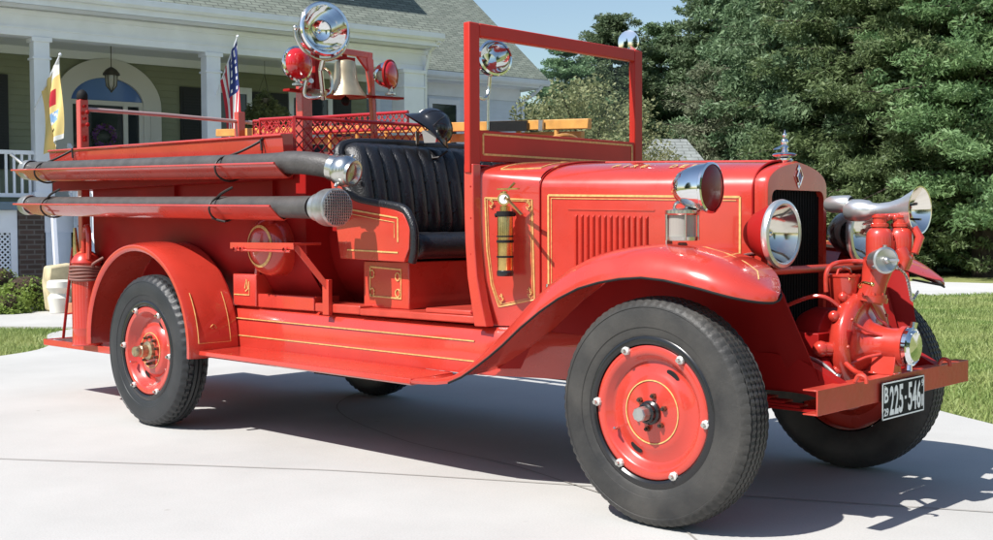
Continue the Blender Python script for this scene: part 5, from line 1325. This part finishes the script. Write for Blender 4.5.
# things on and about the porch
def wtube(name, lab, cat): pass
t = thing('porch_lantern', 'domed metal and glass lantern hanging on a chain before the arched porch door', 'lantern', HW(1.5, 1.0, 3.45))
lc = HW(1.5, 1.0, 0)
q = MB(); q.lathe([(.0, 3.84), (.03, 3.83), (.09, 3.79), (.135, 3.73), (.14, 3.70), (.10, 3.695)], lc, (0, 0, 1), 20)
for k in range(6):
    a = k*PI/3; q.tube([lc+Vector((.10*math.cos(a), .10*math.sin(a), 3.70)), lc+Vector((.085*math.cos(a), .085*math.sin(a), 3.52)), lc+Vector((.02*math.cos(a), .02*math.sin(a), 3.44))], .008, 6)
q.ball(lc+Vector((0, 0, 3.43)), .02, 8); q.build('frame', 'lanternm', t)
q = MB(); q.lathe([(.09, 3.70), (.095, 3.62), (.078, 3.52), (.03, 3.46), (.0, 3.455)], lc, (0, 0, 1), 20); q.build('globe', 'lanternglass', t)
q = MB(); q.tube([lc+Vector((0, 0, 3.84)), lc+Vector((0, 0, 4.20))], .008, 6); q.build('chain', 'lanternm', t)
def flag_thing(name, lab, A, B, L, cols, hoist, wid, bunch):
    """A = pole foot on the column, B = tip; the cloth hangs from the last <hoist> metres"""
    t = thing(name, lab, 'flag', A); A = Vector(A); B = Vector(B); d = (B-A).normalized()
    q = MB(); q.tube([A, B], .011, 8); q.ball(B, .024, 10); q.build('pole', 'white', t)
    N, K = 26, 34; mats = cols[0]; q = MB(); hd_ = Vector((d.x, d.y, 0)).normalized(); side = Vector((-hd_.y, hd_.x, 0))
    P = []
    for i in range(N+1):
        s_ = i/N; row = []
        top = B-d*(.03+hoist*s_)
        for k in range(K+1):
            tt = k/K; z = -L*tt*(1-.25*s_*0)
            # cloth gathers towards the tip line as it hangs
            pull = bunch*tt*(1-tt*.3)
            p = top+Vector((0, 0, z))+hd_*(hoist*math.hypot(d.x, d.y)*s_*pull)+Vector((0, 0, d.z*hoist*s_*.5*tt))
            f = .045*math.sin(s_*9+tt*2.2)*min(1, tt*2.5)+.02*math.sin(s_*17-tt*5)
            p += side*f+hd_*(.03*math.sin(s_*7+tt*4)*tt+wid*tt)
            row.append(p)
        P.append(row)
    for i in range(N):
        for k in range(K):
            q.add([P[i][k], P[i][k+1], P[i+1][k+1], P[i+1][k]], [(0, 1, 2, 3)], cols[1]((i+.5)/N, (k+.5)/K))
    q.build('cloth', mats, t, angle=80)
    return t
def us(s_, tt):
    if s_ < 7/13 and tt < .42:
        a = int(s_/(7/13)*9); b = int(tt/.42*11)
        return 1 if (a % 2 == 1 and b % 2 == 1) else 2
    return 0 if int(s_*13) % 2 == 0 else 1
flag_thing('national_flag', 'stars and stripes flag hanging from a pole on the second porch column', HW(2.86, -.13, 3.35), HW(2.98, -.75, 4.25), 1.85, (['flagred', 'flagwhite', 'flagblue'], us), .80, .0, .75)
def gf(s_, tt):
    if .30 < tt < .50 and .25 < s_ < .75: return 1
    if .58 < tt < .74 and .15 < s_ < .75: return 2 if (s_+tt*2) % .3 > .06 else 3
    if tt < .16 or tt > .95: return 3 if s_ < .5 else 0
    if .78 < tt < .82 and .3 < s_ < .5: return 4
    return 0
flag_thing('garden_flag', 'cream decorative flag with red and blue patches hanging from the left porch column', HW(-.07, -.13, 2.95), HW(.10, -.90, 3.70), 1.20, (['flagcream', 'flagred', 'flagsky', 'flagwhite', 'black'], gf), .70, .0, .35)

def leaf_quads(cent, rad, counts, ln, wd, rng, up=0.0, surf=0.0):
    """cent (n,3), rad (n,3), counts (n) -> verts (m*4,3)"""
    idx = np.repeat(np.arange(len(cent)), counts); m = len(idx)
    d = rng.normal(size=(m, 3)); d /= np.linalg.norm(d, axis=1)[:, None]
    r = rng.random(m)**(1/3.0); r = r*(1-surf)+surf*(.75+.25*rng.random(m))
    c = cent[idx]+d*r[:, None]*rad[idx]
    a = rng.normal(size=(m, 3)); a[:, 2] *= .6; a += d*.8; a /= np.linalg.norm(a, axis=1)[:, None]
    b = rng.normal(size=(m, 3)); b -= a*(b*a).sum(1)[:, None]; b[:, 2] *= (1-up); b /= np.linalg.norm(b, axis=1)[:, None]
    L_ = ln*(.6+.8*rng.random(m))[:, None]/2; W_ = wd*(.6+.8*rng.random(m))[:, None]/2
    v = np.stack([c-a*L_, c+b*W_, c+a*L_, c-b*W_], 1).reshape(-1, 3)
    return v
def quad_mesh(name, v, m):
    n = len(v)//4; me = bpy.data.meshes.new(name); me.vertices.add(len(v)); me.vertices.foreach_set('co', v.astype(np.float32).ravel())
    me.loops.add(n*4); me.loops.foreach_set('vertex_index', np.arange(n*4, dtype=np.int32)); me.polygons.add(n)
    me.polygons.foreach_set('loop_start', np.arange(0, n*4, 4, dtype=np.int32)); me.polygons.foreach_set('loop_total', np.full(n, 4, dtype=np.int32))
    me.materials.append(M[m]); me.update(calc_edges=True); return me
def link_mesh(name, me, parent=None, loc=None):
    o = bpy.data.objects.new(name, me); C.objects.link(o)
    if parent: o.parent = parent
    if loc is not None: o.location = loc
    return o
def conifer(seed, Ht, Rb, m, full=1.0, shape=0.85, ln=.20, wd=.050, base=.3, nb=None, per=70, flat=.38):
    rng = np.random.default_rng(seed); cs = []; rd_ = []; ct_ = []; limbs = MB()
    limbs.tube([(0, 0, -.1), (.05, 0, Ht*.3), (0, .06, Ht*.65), (0, 0, Ht*.97)], [Ht*.020+.05, Ht*.017+.03, Ht*.009+.02, .01], 8)
    z = base
    while z < Ht*.985:
        f = z/Ht; R = Rb*((1-f)**shape)*(.75+.25*min(1, f*6))+.12
        nbr = max(3, int((4+R*2.6)*full)); a0 = rng.random()*6.28
        for k in range(nbr):
            a = a0+6.283*k/nbr+rng.normal()*.25; L_ = R*(.62+.5*rng.random()); droop = -.10-.12*rng.random()+.55*f
            d = np.array([math.cos(a), math.sin(a), 0]); p0 = np.array([0, 0, z])
            tip = p0+d*L_+np.array([0, 0, L_*droop])
            if k % 2 == 0: limbs.tube([p0, (p0+tip)/2+np.array([0, 0, .05*L_]), tip], [.012+.012*L_, .010+.006*L_, .006], 4, 0, caps=False)
            n = max(2, int(L_/.42)); s0 = .25 if L_ > .8 else .1
            for j in range(n):
                t = s0+(1-s0)*(j+.5+.3*rng.normal())/n; t = min(1, max(.1, t))
                w_ = (.20+.26*min(1, L_/2.2))*(1.20-.60*t)*(.7+.6*rng.random())
                c = p0+(tip-p0)*t+rng.normal(size=3)*np.array([.08, .08, .06])*L_*.5
                cs.append(c); rd_.append([w_, w_, w_*flat]); ct_.append(int(per*(w_/.4)**1.6)+8)
        z += (.36+.26*rng.random())*(.8+.06*R)
    v = leaf_quads(np.array(cs), np.array(rd_), np.array(ct_), ln, wd, rng)
    return quad_mesh('crown', v, m), limbs
def broad(seed, Ht, Rb, m, ln, wd, ncl, per, squat=1.0, zc=.55, rcl=.5):
    rng = np.random.default_rng(seed); limbs = MB(); limbs.tube([(0, 0, -.1), (.05, 0, Ht*.2), (0, .05, Ht*.5)], [.02*Ht+.03, .016*Ht+.03, .04], 8)
    cs = []
    for k in range(ncl):
        d = rng.normal(size=3); d /= np.linalg.norm(d); r = .35+.65*rng.random()**.5
        c = np.array([d[0]*Rb*r, d[1]*Rb*r, Ht*zc+d[2]*Ht*(1-zc)*.97*r*squat]); c[2] = max(c[2], .25); cs.append(c)
        if k % 6 == 0: limbs.tube([(0, 0, Ht*.12+.1*Ht*rng.random()), tuple(c*np.array([.45, .45, .8])), tuple(c)], [.045, .03, .008], 5, 0, caps=False)
    cs = np.array(cs); rr = rcl*(.5+.8*rng.random(ncl)); rd_ = np.stack([rr, rr, rr*.75], 1)
    v = leaf_quads(cs, rd_, (per*(rr/rcl)**2).astype(int)+6, ln, wd, rng); return quad_mesh('crown', v, m), limbs
def place_tree(name, data, limbm, loc, rz, sc, label, group):
    o = bpy.data.objects.new(name, None); C.objects.link(o); o.location = loc; o.rotation_euler = (0, 0, rz); o.scale = sc if isinstance(sc, tuple) else (sc, sc, sc)
    tag(o, label, 'tree', group)
    a = link_mesh('crown', data, o); b = link_mesh('trunk', limbm, o); return o
def limb_mesh(mb):
    me = bpy.data.meshes.new('trunk'); me.from_pydata(mb.v, [], mb.f); me.materials.append(M['bark']); return me
KC = {}
def kind(key, fn):
    if key not in KC: cm, lm = fn(); KC[key] = (cm, limb_mesh(lm))
    return KC[key]
camP = Vector((2.62507, -4.35639, 1.11452)); yaw0 = 2.33609851
def ground_at(px, dep):
    f = Vector((math.cos(yaw0), math.sin(yaw0), 0)); r = Vector((math.sin(yaw0), -math.cos(yaw0), 0)); p = camP+f*dep+r*(dep*(px-496.5)/1189.6); p.z = -.03; return p

# ------------------------------------------------------------------ trees
TREES = [  # px, depth, kind, height, radius, label
    (566, 35, 'pineA', 6.6, 2.2, 'dark pine rising just right of the house roof, behind the top of the windshield frame'),
    (612, 37, 'pineB', 7.75, 2.6, 'tall dark pine seen above the middle of the windshield frame'),
    (662, 38, 'pineA', 7.7, 2.6, 'tall dark pine above the far lamp of the windshield frame'),
    (714, 37, 'pineB', 8.9, 2.9, 'tall dark pine above the middle of the hood'),
    (772, 35, 'pineA', 13.0, 3.1, 'very tall dark pine behind the radiator cap'),
    (706, 33, 'pinegrey', 5.6, 2.1, 'paler grey-green pine behind the far windshield post'),
    (588, 24.5, 'olive', 4.25, 1.75, 'small olive-brown leafy tree seen through the windshield'),
    (648, 23, 'olive', 2.75, .75, 'low olive leafy bush at the foot of the far windshield post'),
    (826, 31, 'pineB', 13.5, 3.2, 'tall dark pine just right of the radiator'),
    (872, 29, 'hemlock', 13.5, 3.4, 'broad hemlock with drooping boughs above the horn'),
    (925, 28, 'hemlock', 13.0, 3.2, 'broad hemlock with drooping boughs above the far fender'),
    (985, 26.5, 'hemlock2', 14.0, 3.4, 'large hemlock with a bare dark trunk at the right edge of the view'),
    (1050, 28, 'hemlock', 13.5, 3.4, 'large hemlock beyond the right edge trunk'),
]
def mk(key):
    if key == 'pineA': return kind(key, lambda: conifer(3, 9.0, 2.9, 'pine', 1.9, .50, .15, .045, .4, per=170, flat=.60)), (9.0, 2.7)
    if key == 'pineB': return kind(key, lambda: conifer(8, 10.0, 2.9, 'pine', 1.9, .50, .15, .045, .4, per=170, flat=.60)), (10.0, 2.8)
    if key == 'pinegrey': return kind(key, lambda: conifer(12, 4.7, 1.8, 'pineblue', 1.5, .48, .12, .028, .2, per=130, flat=.55)), (4.7, 1.8)
    if key == 'hemlock': return kind(key, lambda: conifer(21, 12.0, 3.4, 'hem', 1.05, .42, .135, .040, .5, per=125, flat=.42)), (12.0, 3.4)
    if key == 'hemlock2': return kind(key, lambda: conifer(33, 12.0, 3.4, 'hem', 1.0, .42, .135, .040, 1.3, per=120, flat=.42)), (12.0, 3.4)
    if key == 'olive': return kind(key, lambda: broad(5, 4.2, 1.75, 'olive', .085, .05, 210, 110, 1.0, .52, .42)), (4.2, 1.75)
for i, (px, dp, kd, h_, r_, lb_) in enumerate(TREES):
    (cm, lm), (h0, r0) = mk(kd)
    nm = {'olive': 'leafy_tree'}.get(kd, 'hemlock_tree' if 'hem' in kd else 'pine_tree')
    place_tree(nm, cm, lm, ground_at(px, dp), i*1.37, (r_/r0, r_/r0, h_/h0), lb_, 'trees behind the truck')
# the wood behind them reads as one mass: one mesh gathered from many crowns
def woods():
    rng = np.random.default_rng(77); out = []
    cA = []; rA = []; nA = []
    for px in range(735, 1250, 42):
        for dp in (39, 44):
            p = ground_at(px+rng.normal()*12, dp+rng.normal()); H_ = 13+rng.normal()*1.2
            if px < 780: H_ = 8.6
            for k in range(120):
                z = H_*rng.random()**.9; R = 3.2*(1-z/H_)**.6+.3; a = rng.random()*6.28; rr = R*math.sqrt(rng.random())
                cA.append([p.x+rr*math.cos(a), p.y+rr*math.sin(a), z+.2]); rA.append([.75, .75, .45]); nA.append(42)
    # undergrowth at the wood's edge
    for px in range(520, 1200, 9):
        p = ground_at(px+rng.normal()*4, 31+rng.random()*6)
        cA.append([p.x, p.y, .35+.3*rng.random()]); rA.append([.8, .8, .6]); nA.append(90)
    return leaf_quads(np.array(cA), np.array(rA), np.array(nA), .24, .085, rng)
wo = link_mesh('woodland', quad_mesh('woodland', woods(), 'woodleaf')); tag(wo, 'dark wood of evergreens filling the gaps behind the nearer trees', 'woods', kind='stuff')
# unseen evergreens added behind the viewer to darken reflections in paint and chrome
UNSEEN_TREES = [(14, -22, 'hemlock', 1.0), (4, -26, 'hemlock', 1.1), (-8, -24, 'pineA', 1.2), (24, -12, 'hemlock', 1.0), (27, 0, 'pineB', 1.1), (-20, -20, 'pineB', 1.1), (25, 12, 'hemlock', .9)]

# ------------------------------------------------------------------ shrubs, fern, pots, flowers
def shrub(loc, r, label, seed):
    rng = np.random.default_rng(seed); n = 60; d = rng.normal(size=(n, 3)); d /= np.linalg.norm(d, axis=1)[:, None]; d[:, 2] = d[:, 2]*.95
    c = d*r*.78*np.array([1, 1, .85]); v = leaf_quads(c, np.full((n, 3), r*.28), np.full(n, 80), .045, .026, rng)
    t = bpy.data.objects.new('shrub', None); C.objects.link(t); t.location = loc; tag(t, label, 'shrub', 'clipped shrubs by the porch')
    link_mesh('foliage', quad_mesh('foliage', v, 'shrubleaf'), t)
    q = MB()
    for k in range(6): q.tube([(0, 0, -.03), (math.cos(k)*r*.3, math.sin(k)*r*.3, r*.4), (math.cos(k)*r*.6, math.sin(k)*r*.6, r*.6)], [.018, .012, .006], 6)
    q.ball((0, 0, r*.35), r*.62, 14, 0, (1, 1, .8)); me = bpy.data.meshes.new('stems'); me.from_pydata(q.v, [], q.f); me.materials.append(M['mulch']); link_mesh('stems', me, t)
shrub(HW(-.90, -1.0, .22), .44, 'round clipped shrub against the white porch lattice', 1)
shrub(HW(-.62, -1.55, .12), .42, 'round clipped shrub nearest the brick pier', 2)
shrub(HW(-.98, -2.0, .0), .30, 'small low clipped shrub at the left edge of the bed', 3)
fc_ = HW(3.98, .35, 0); rng = np.random.default_rng(9)
t = bpy.data.objects.new('hanging_fern', None); C.objects.link(t); t.location = (fc_.x, fc_.y, 3.2); tag(t, 'trailing fern in a basket hung from the porch beam right of the flag', 'hanging plant')
cs = []; rd_ = []
for k in range(90):
    a = rng.random()*6.28; r = .40*rng.random()**.5; cs.append([r*math.cos(a), r*math.sin(a), .30-.9*r-.35*rng.random()*(r/.4)]); rd_.append([.06, .06, .12])
link_mesh('fronds', quad_mesh('fronds', leaf_quads(np.array(cs), np.array(rd_), np.full(90, 42), .10, .022, rng), 'fernleaf'), t)
q = MB(); q.lathe([(.0, .0), (.10, .01), (.15, .10), (.16, .18), (.14, .18)], (0, 0, .02), (0, 0, 1), 16)
for k in range(3): q.tube([(.15*math.cos(k*2.09), .15*math.sin(k*2.09), .2), (0, 0, .62)], .004, 5)
q.tube([(0, 0, .62), (0, 0, .86)], .004, 5); me = bpy.data.meshes.new('basket'); me.from_pydata(q.v, [], q.f); me.materials.append(M['lanternm']); link_mesh('basket', me, t)
# flowers on the door
t = bpy.data.objects.new('door_wreath', None); C.objects.link(t); wp_ = HW(1.68, 1.93, 2.75); t.location = wp_; tag(t, 'purple flower wreath on the dark front door', 'wreath')
an = [2*PI*k/40 for k in range(40)]; wc = np.array([[(U_ := .17*math.cos(a))*math.cos(HR), U_*math.sin(HR), .17*math.sin(a)] for a in an])
link_mesh('flowers', quad_mesh('flowers', leaf_quads(wc, np.full((40, 3), .05), np.full(40, 14), .05, .035, rng), 'purple'), t)
link_mesh('leaves', quad_mesh('leaves', leaf_quads(wc, np.full((40, 3), .06), np.full(40, 10), .06, .02, rng), 'fernleaf'), t)
# stone planter and pots by the steps
def pot(loc, prof, m, nm, lab, cat):
    q = MB(); q.lathe(prof, loc, (0, 0, 1), 24); o = q.build(nm, m, None, loc=loc); tag(o, lab, cat); return o
L0 = HW(-.30, -2.05, 0)
q = MB(); q.prism([(-.16, 0), (.17, 0), (.21, .40), (.18, .62), (-.15, .66), (-.19, .35)], 'x', -.15, .15, 0, Matrix.Translation(L0) @ Matrix.Rotation(HR+R_(90), 4, 'Z'))
tag(q.build('planter', 'tan', None, loc=L0, bevel=.03), 'tan stone planter block at the foot of the porch steps', 'planter')
L1 = HW(-.42, -2.40, 0); pot(L1, [(.0, 0), (.12, 0), (.13, .10), (.15, .20), (.11, .26), (.16, .34), (.15, .42), (.12, .44), (.0, .42)], 'whitebag', 'garden_urn', 'cream garden urn in front of the tan stone planter', 'urn')
L2 = HW(-.20, -2.75, 0); q = MB(); q.box(L2.x-.20, L2.x+.20, L2.y-.16, L2.y+.30, -.02, .14); tag(q.build('step_stone', 'terracotta', None, loc=L2, bevel=.02), 'low terracotta block on the ground by the footpath', 'block')

# neighbour's house
def nb():
    c = ground_at(688, 28); Mx = Matrix.Translation(c) @ Matrix.Rotation(yaw0-PI/2+R_(6), 4, 'Z')
    t = thing('garden_shed', 'small outbuilding with a grey hipped shingle roof, seen over the hood', 'shed', c, yaw0-PI/2+R_(6))
    q = MB(); q.box(-1.1, .62, -.5, 2.6, 0, 2.0); q.build('wall', 'sidingw', t)
    q = MB(); q.add([(-1.3, -.75, 1.95), (.82, -.75, 1.95), (.82, 2.9, 1.95), (-1.3, 2.9, 1.95), (-.62, .75, 3.27), (.16, .75, 3.27)], [(0, 1, 5, 4), (1, 2, 5), (2, 3, 4, 5), (3, 0, 4), (3, 2, 1, 0)]); q.build('roof', 'shingle2', t)
    q = MB(); q.box(-.75, .25, -.52, -.503, .1, 1.8); q.build('door', 'white', t)
nb()

# ------------------------------------------------------------------ grass blades (uncountable: one mesh)
def inside(poly, x, y):
    c = np.zeros(len(x), bool); n = len(poly); j = n-1
    for i in range(n):
        xi, yi = poly[i]; xj, yj = poly[j]
        m = ((yi > y) != (yj > y)) & (x < (xj-xi)*(y-yi)/(yj-yi+1e-12)+xi); c ^= m; j = i
    return c
def blades():
    rng = np.random.default_rng(4)
    polys = [([(x, y) for x, y in ER if -9 < x < 3.5]+[(-9, 14.0), (-5.5, 14.2), (-4.9, 14.9), (3.5, 16.2)], 420000, (-9, 3.5, 0, 16.5), 1.0),
             ([(-8.0, .25), (-8.5, .92), (-9.6, 1.42), (-10.05, 1.9), (-10.35, 2.0), (-11.8, 1.05), (-13.9, .05), (-14.0, -3), (-7.7, -3)], 60000, (-14, -7.6, -3, 2.1), 1.0)]
    out = []
    for poly, n, (a, b, c_, d), k in polys:
        x = a+(b-a)*rng.random(n); y = c_+(d-c_)*rng.random(n)
        if n > 100000: y = c_+(d-c_)*rng.random(n)**1.35
        m = inside(poly, x, y); x = x[m]; y = y[m]; n = len(x)
        p = np.stack([x, y, np.full(n, -.03)], 1); h = (.022+.030*rng.random(n))*(1+.5*np.sin(x*1.7+np.cos(y*1.3)*2)*.5)*(1+.06*y); an_ = rng.random(n)*6.283
        dx = np.stack([np.cos(an_), np.sin(an_), np.zeros(n)], 1); w_ = (.0025+.0025*rng.random(n))*(1+.08*y); ln_ = rng.normal(size=(n, 3))*.5; ln_[:, 2] = 1; ln_ *= h[:, None]
        v = np.stack([p-dx*w_[:, None], p+dx*w_[:, None], p+ln_+dx*w_[:, None]*.3, p+ln_-dx*w_[:, None]*.3], 1); out.append(v.reshape(-1, 3))
    return np.concatenate(out)
gr_ = link_mesh('grass', quad_mesh('grass', blades(), 'grass')); tag(gr_, 'short sunlit lawn grass beside the driveway', 'grass', kind='stuff')

for i, (x, y, kd, k) in enumerate(UNSEEN_TREES):
    (cm, lm), _ = mk(kd)
    side = ['south end', 'south', 'southwest', 'east', 'east end', 'southwest corner', 'northeast'][i]
    place_tree('hemlock_tree' if kd == 'hemlock' else 'pine_tree', cm, lm, (x, y, -.03), i*.9, k, 'unseen evergreen added behind the viewer to darken reflections, %s' % side, 'unseen trees added for reflections')

# ------------------------------------------------------------------ small fittings on the truck front
q = MB(); q.tube([(.455, .0, .835), (.455, .0, .848)], .070, 24); pf_ = q.build('neck_flange', 'red', T)
for k in range(8):
    a = 2*PI*k/8; q = MB(); c = Vector((.455+.058*math.cos(a), .058*math.sin(a), .848)); q.tube([c, c+Vector((0, 0, .010))], .007, 6); q.build('bolt', 'redflat', pf_)
for (x, y, z) in ((.515, -.03, .985), (.558, .05, .985)):
    q = MB(); q.tube([(x, y, z), (x, y, z+.012)], .057, 22); fo_ = q.build('valve_flange', 'red', T)
    for k in range(6):
        a = 2*PI*k/6; q = MB(); c = Vector((x+.050*math.cos(a), y+.050*math.sin(a), z+.012)); q.tube([c, c+Vector((0, 0, .008))], .006, 6); q.build('bolt', 'redflat', fo_)
for pts, r, m, nm in (
    ([(.44, -.17, .60), (.50, -.20, .57), (.55, -.24, .565), (.575, -.28, .56)], .010, 'red', 'drain_pipe'),
    ([(.40, -.12, .80), (.36, -.16, .84), (.30, -.18, .84), (.20, -.19, .80)], .008, 'red', 'cooling_pipe'),
    ([(.42, .16, .72), (.40, .22, .80), (.32, .26, .86), (.20, .26, .88)], .009, 'red', 'cooling_pipe'),
    ([(.30, -.24, .62), (.42, -.30, .60), (.50, -.33, .56)], .008, 'steel', 'control_rod'),
    ([(.47, -.10, .885), (.50, -.13, .90), (.54, -.14, .895)], .006, 'brass', 'petcock')):
    q = MB(); q.tube(bez(pts, 5), r, 10); q.ball(pts[0], r*1.6, 10); q.ball(pts[-1], r*1.5, 10); q.build(nm, m, T)
for s in (-1, 1):
    q = MB(); q.tube(bez([(.585, s*.36, .552), (.60, s*.36, .575), (.625, s*.36, .570), (.63, s*.36, .548)], 5), .008, 8); q.build('tow_hook', 'redflat', T)
for (y, z) in ((-.165, .515), (.157, .515)):
    q = MB(); q.tube([(.604, y, z), (.608, y, z)], .004, 8); q.build('plate_bolt', 'steel', T)
# seams, rivets and hinges along the body
for i in range(12):
    q = MB(); z = 1.648-.016*(-4.9+i*.215+5.0)-.13; q.ball((-4.9+i*.215, -.679, z), .006, 8); q.build('rivet', 'red', T)
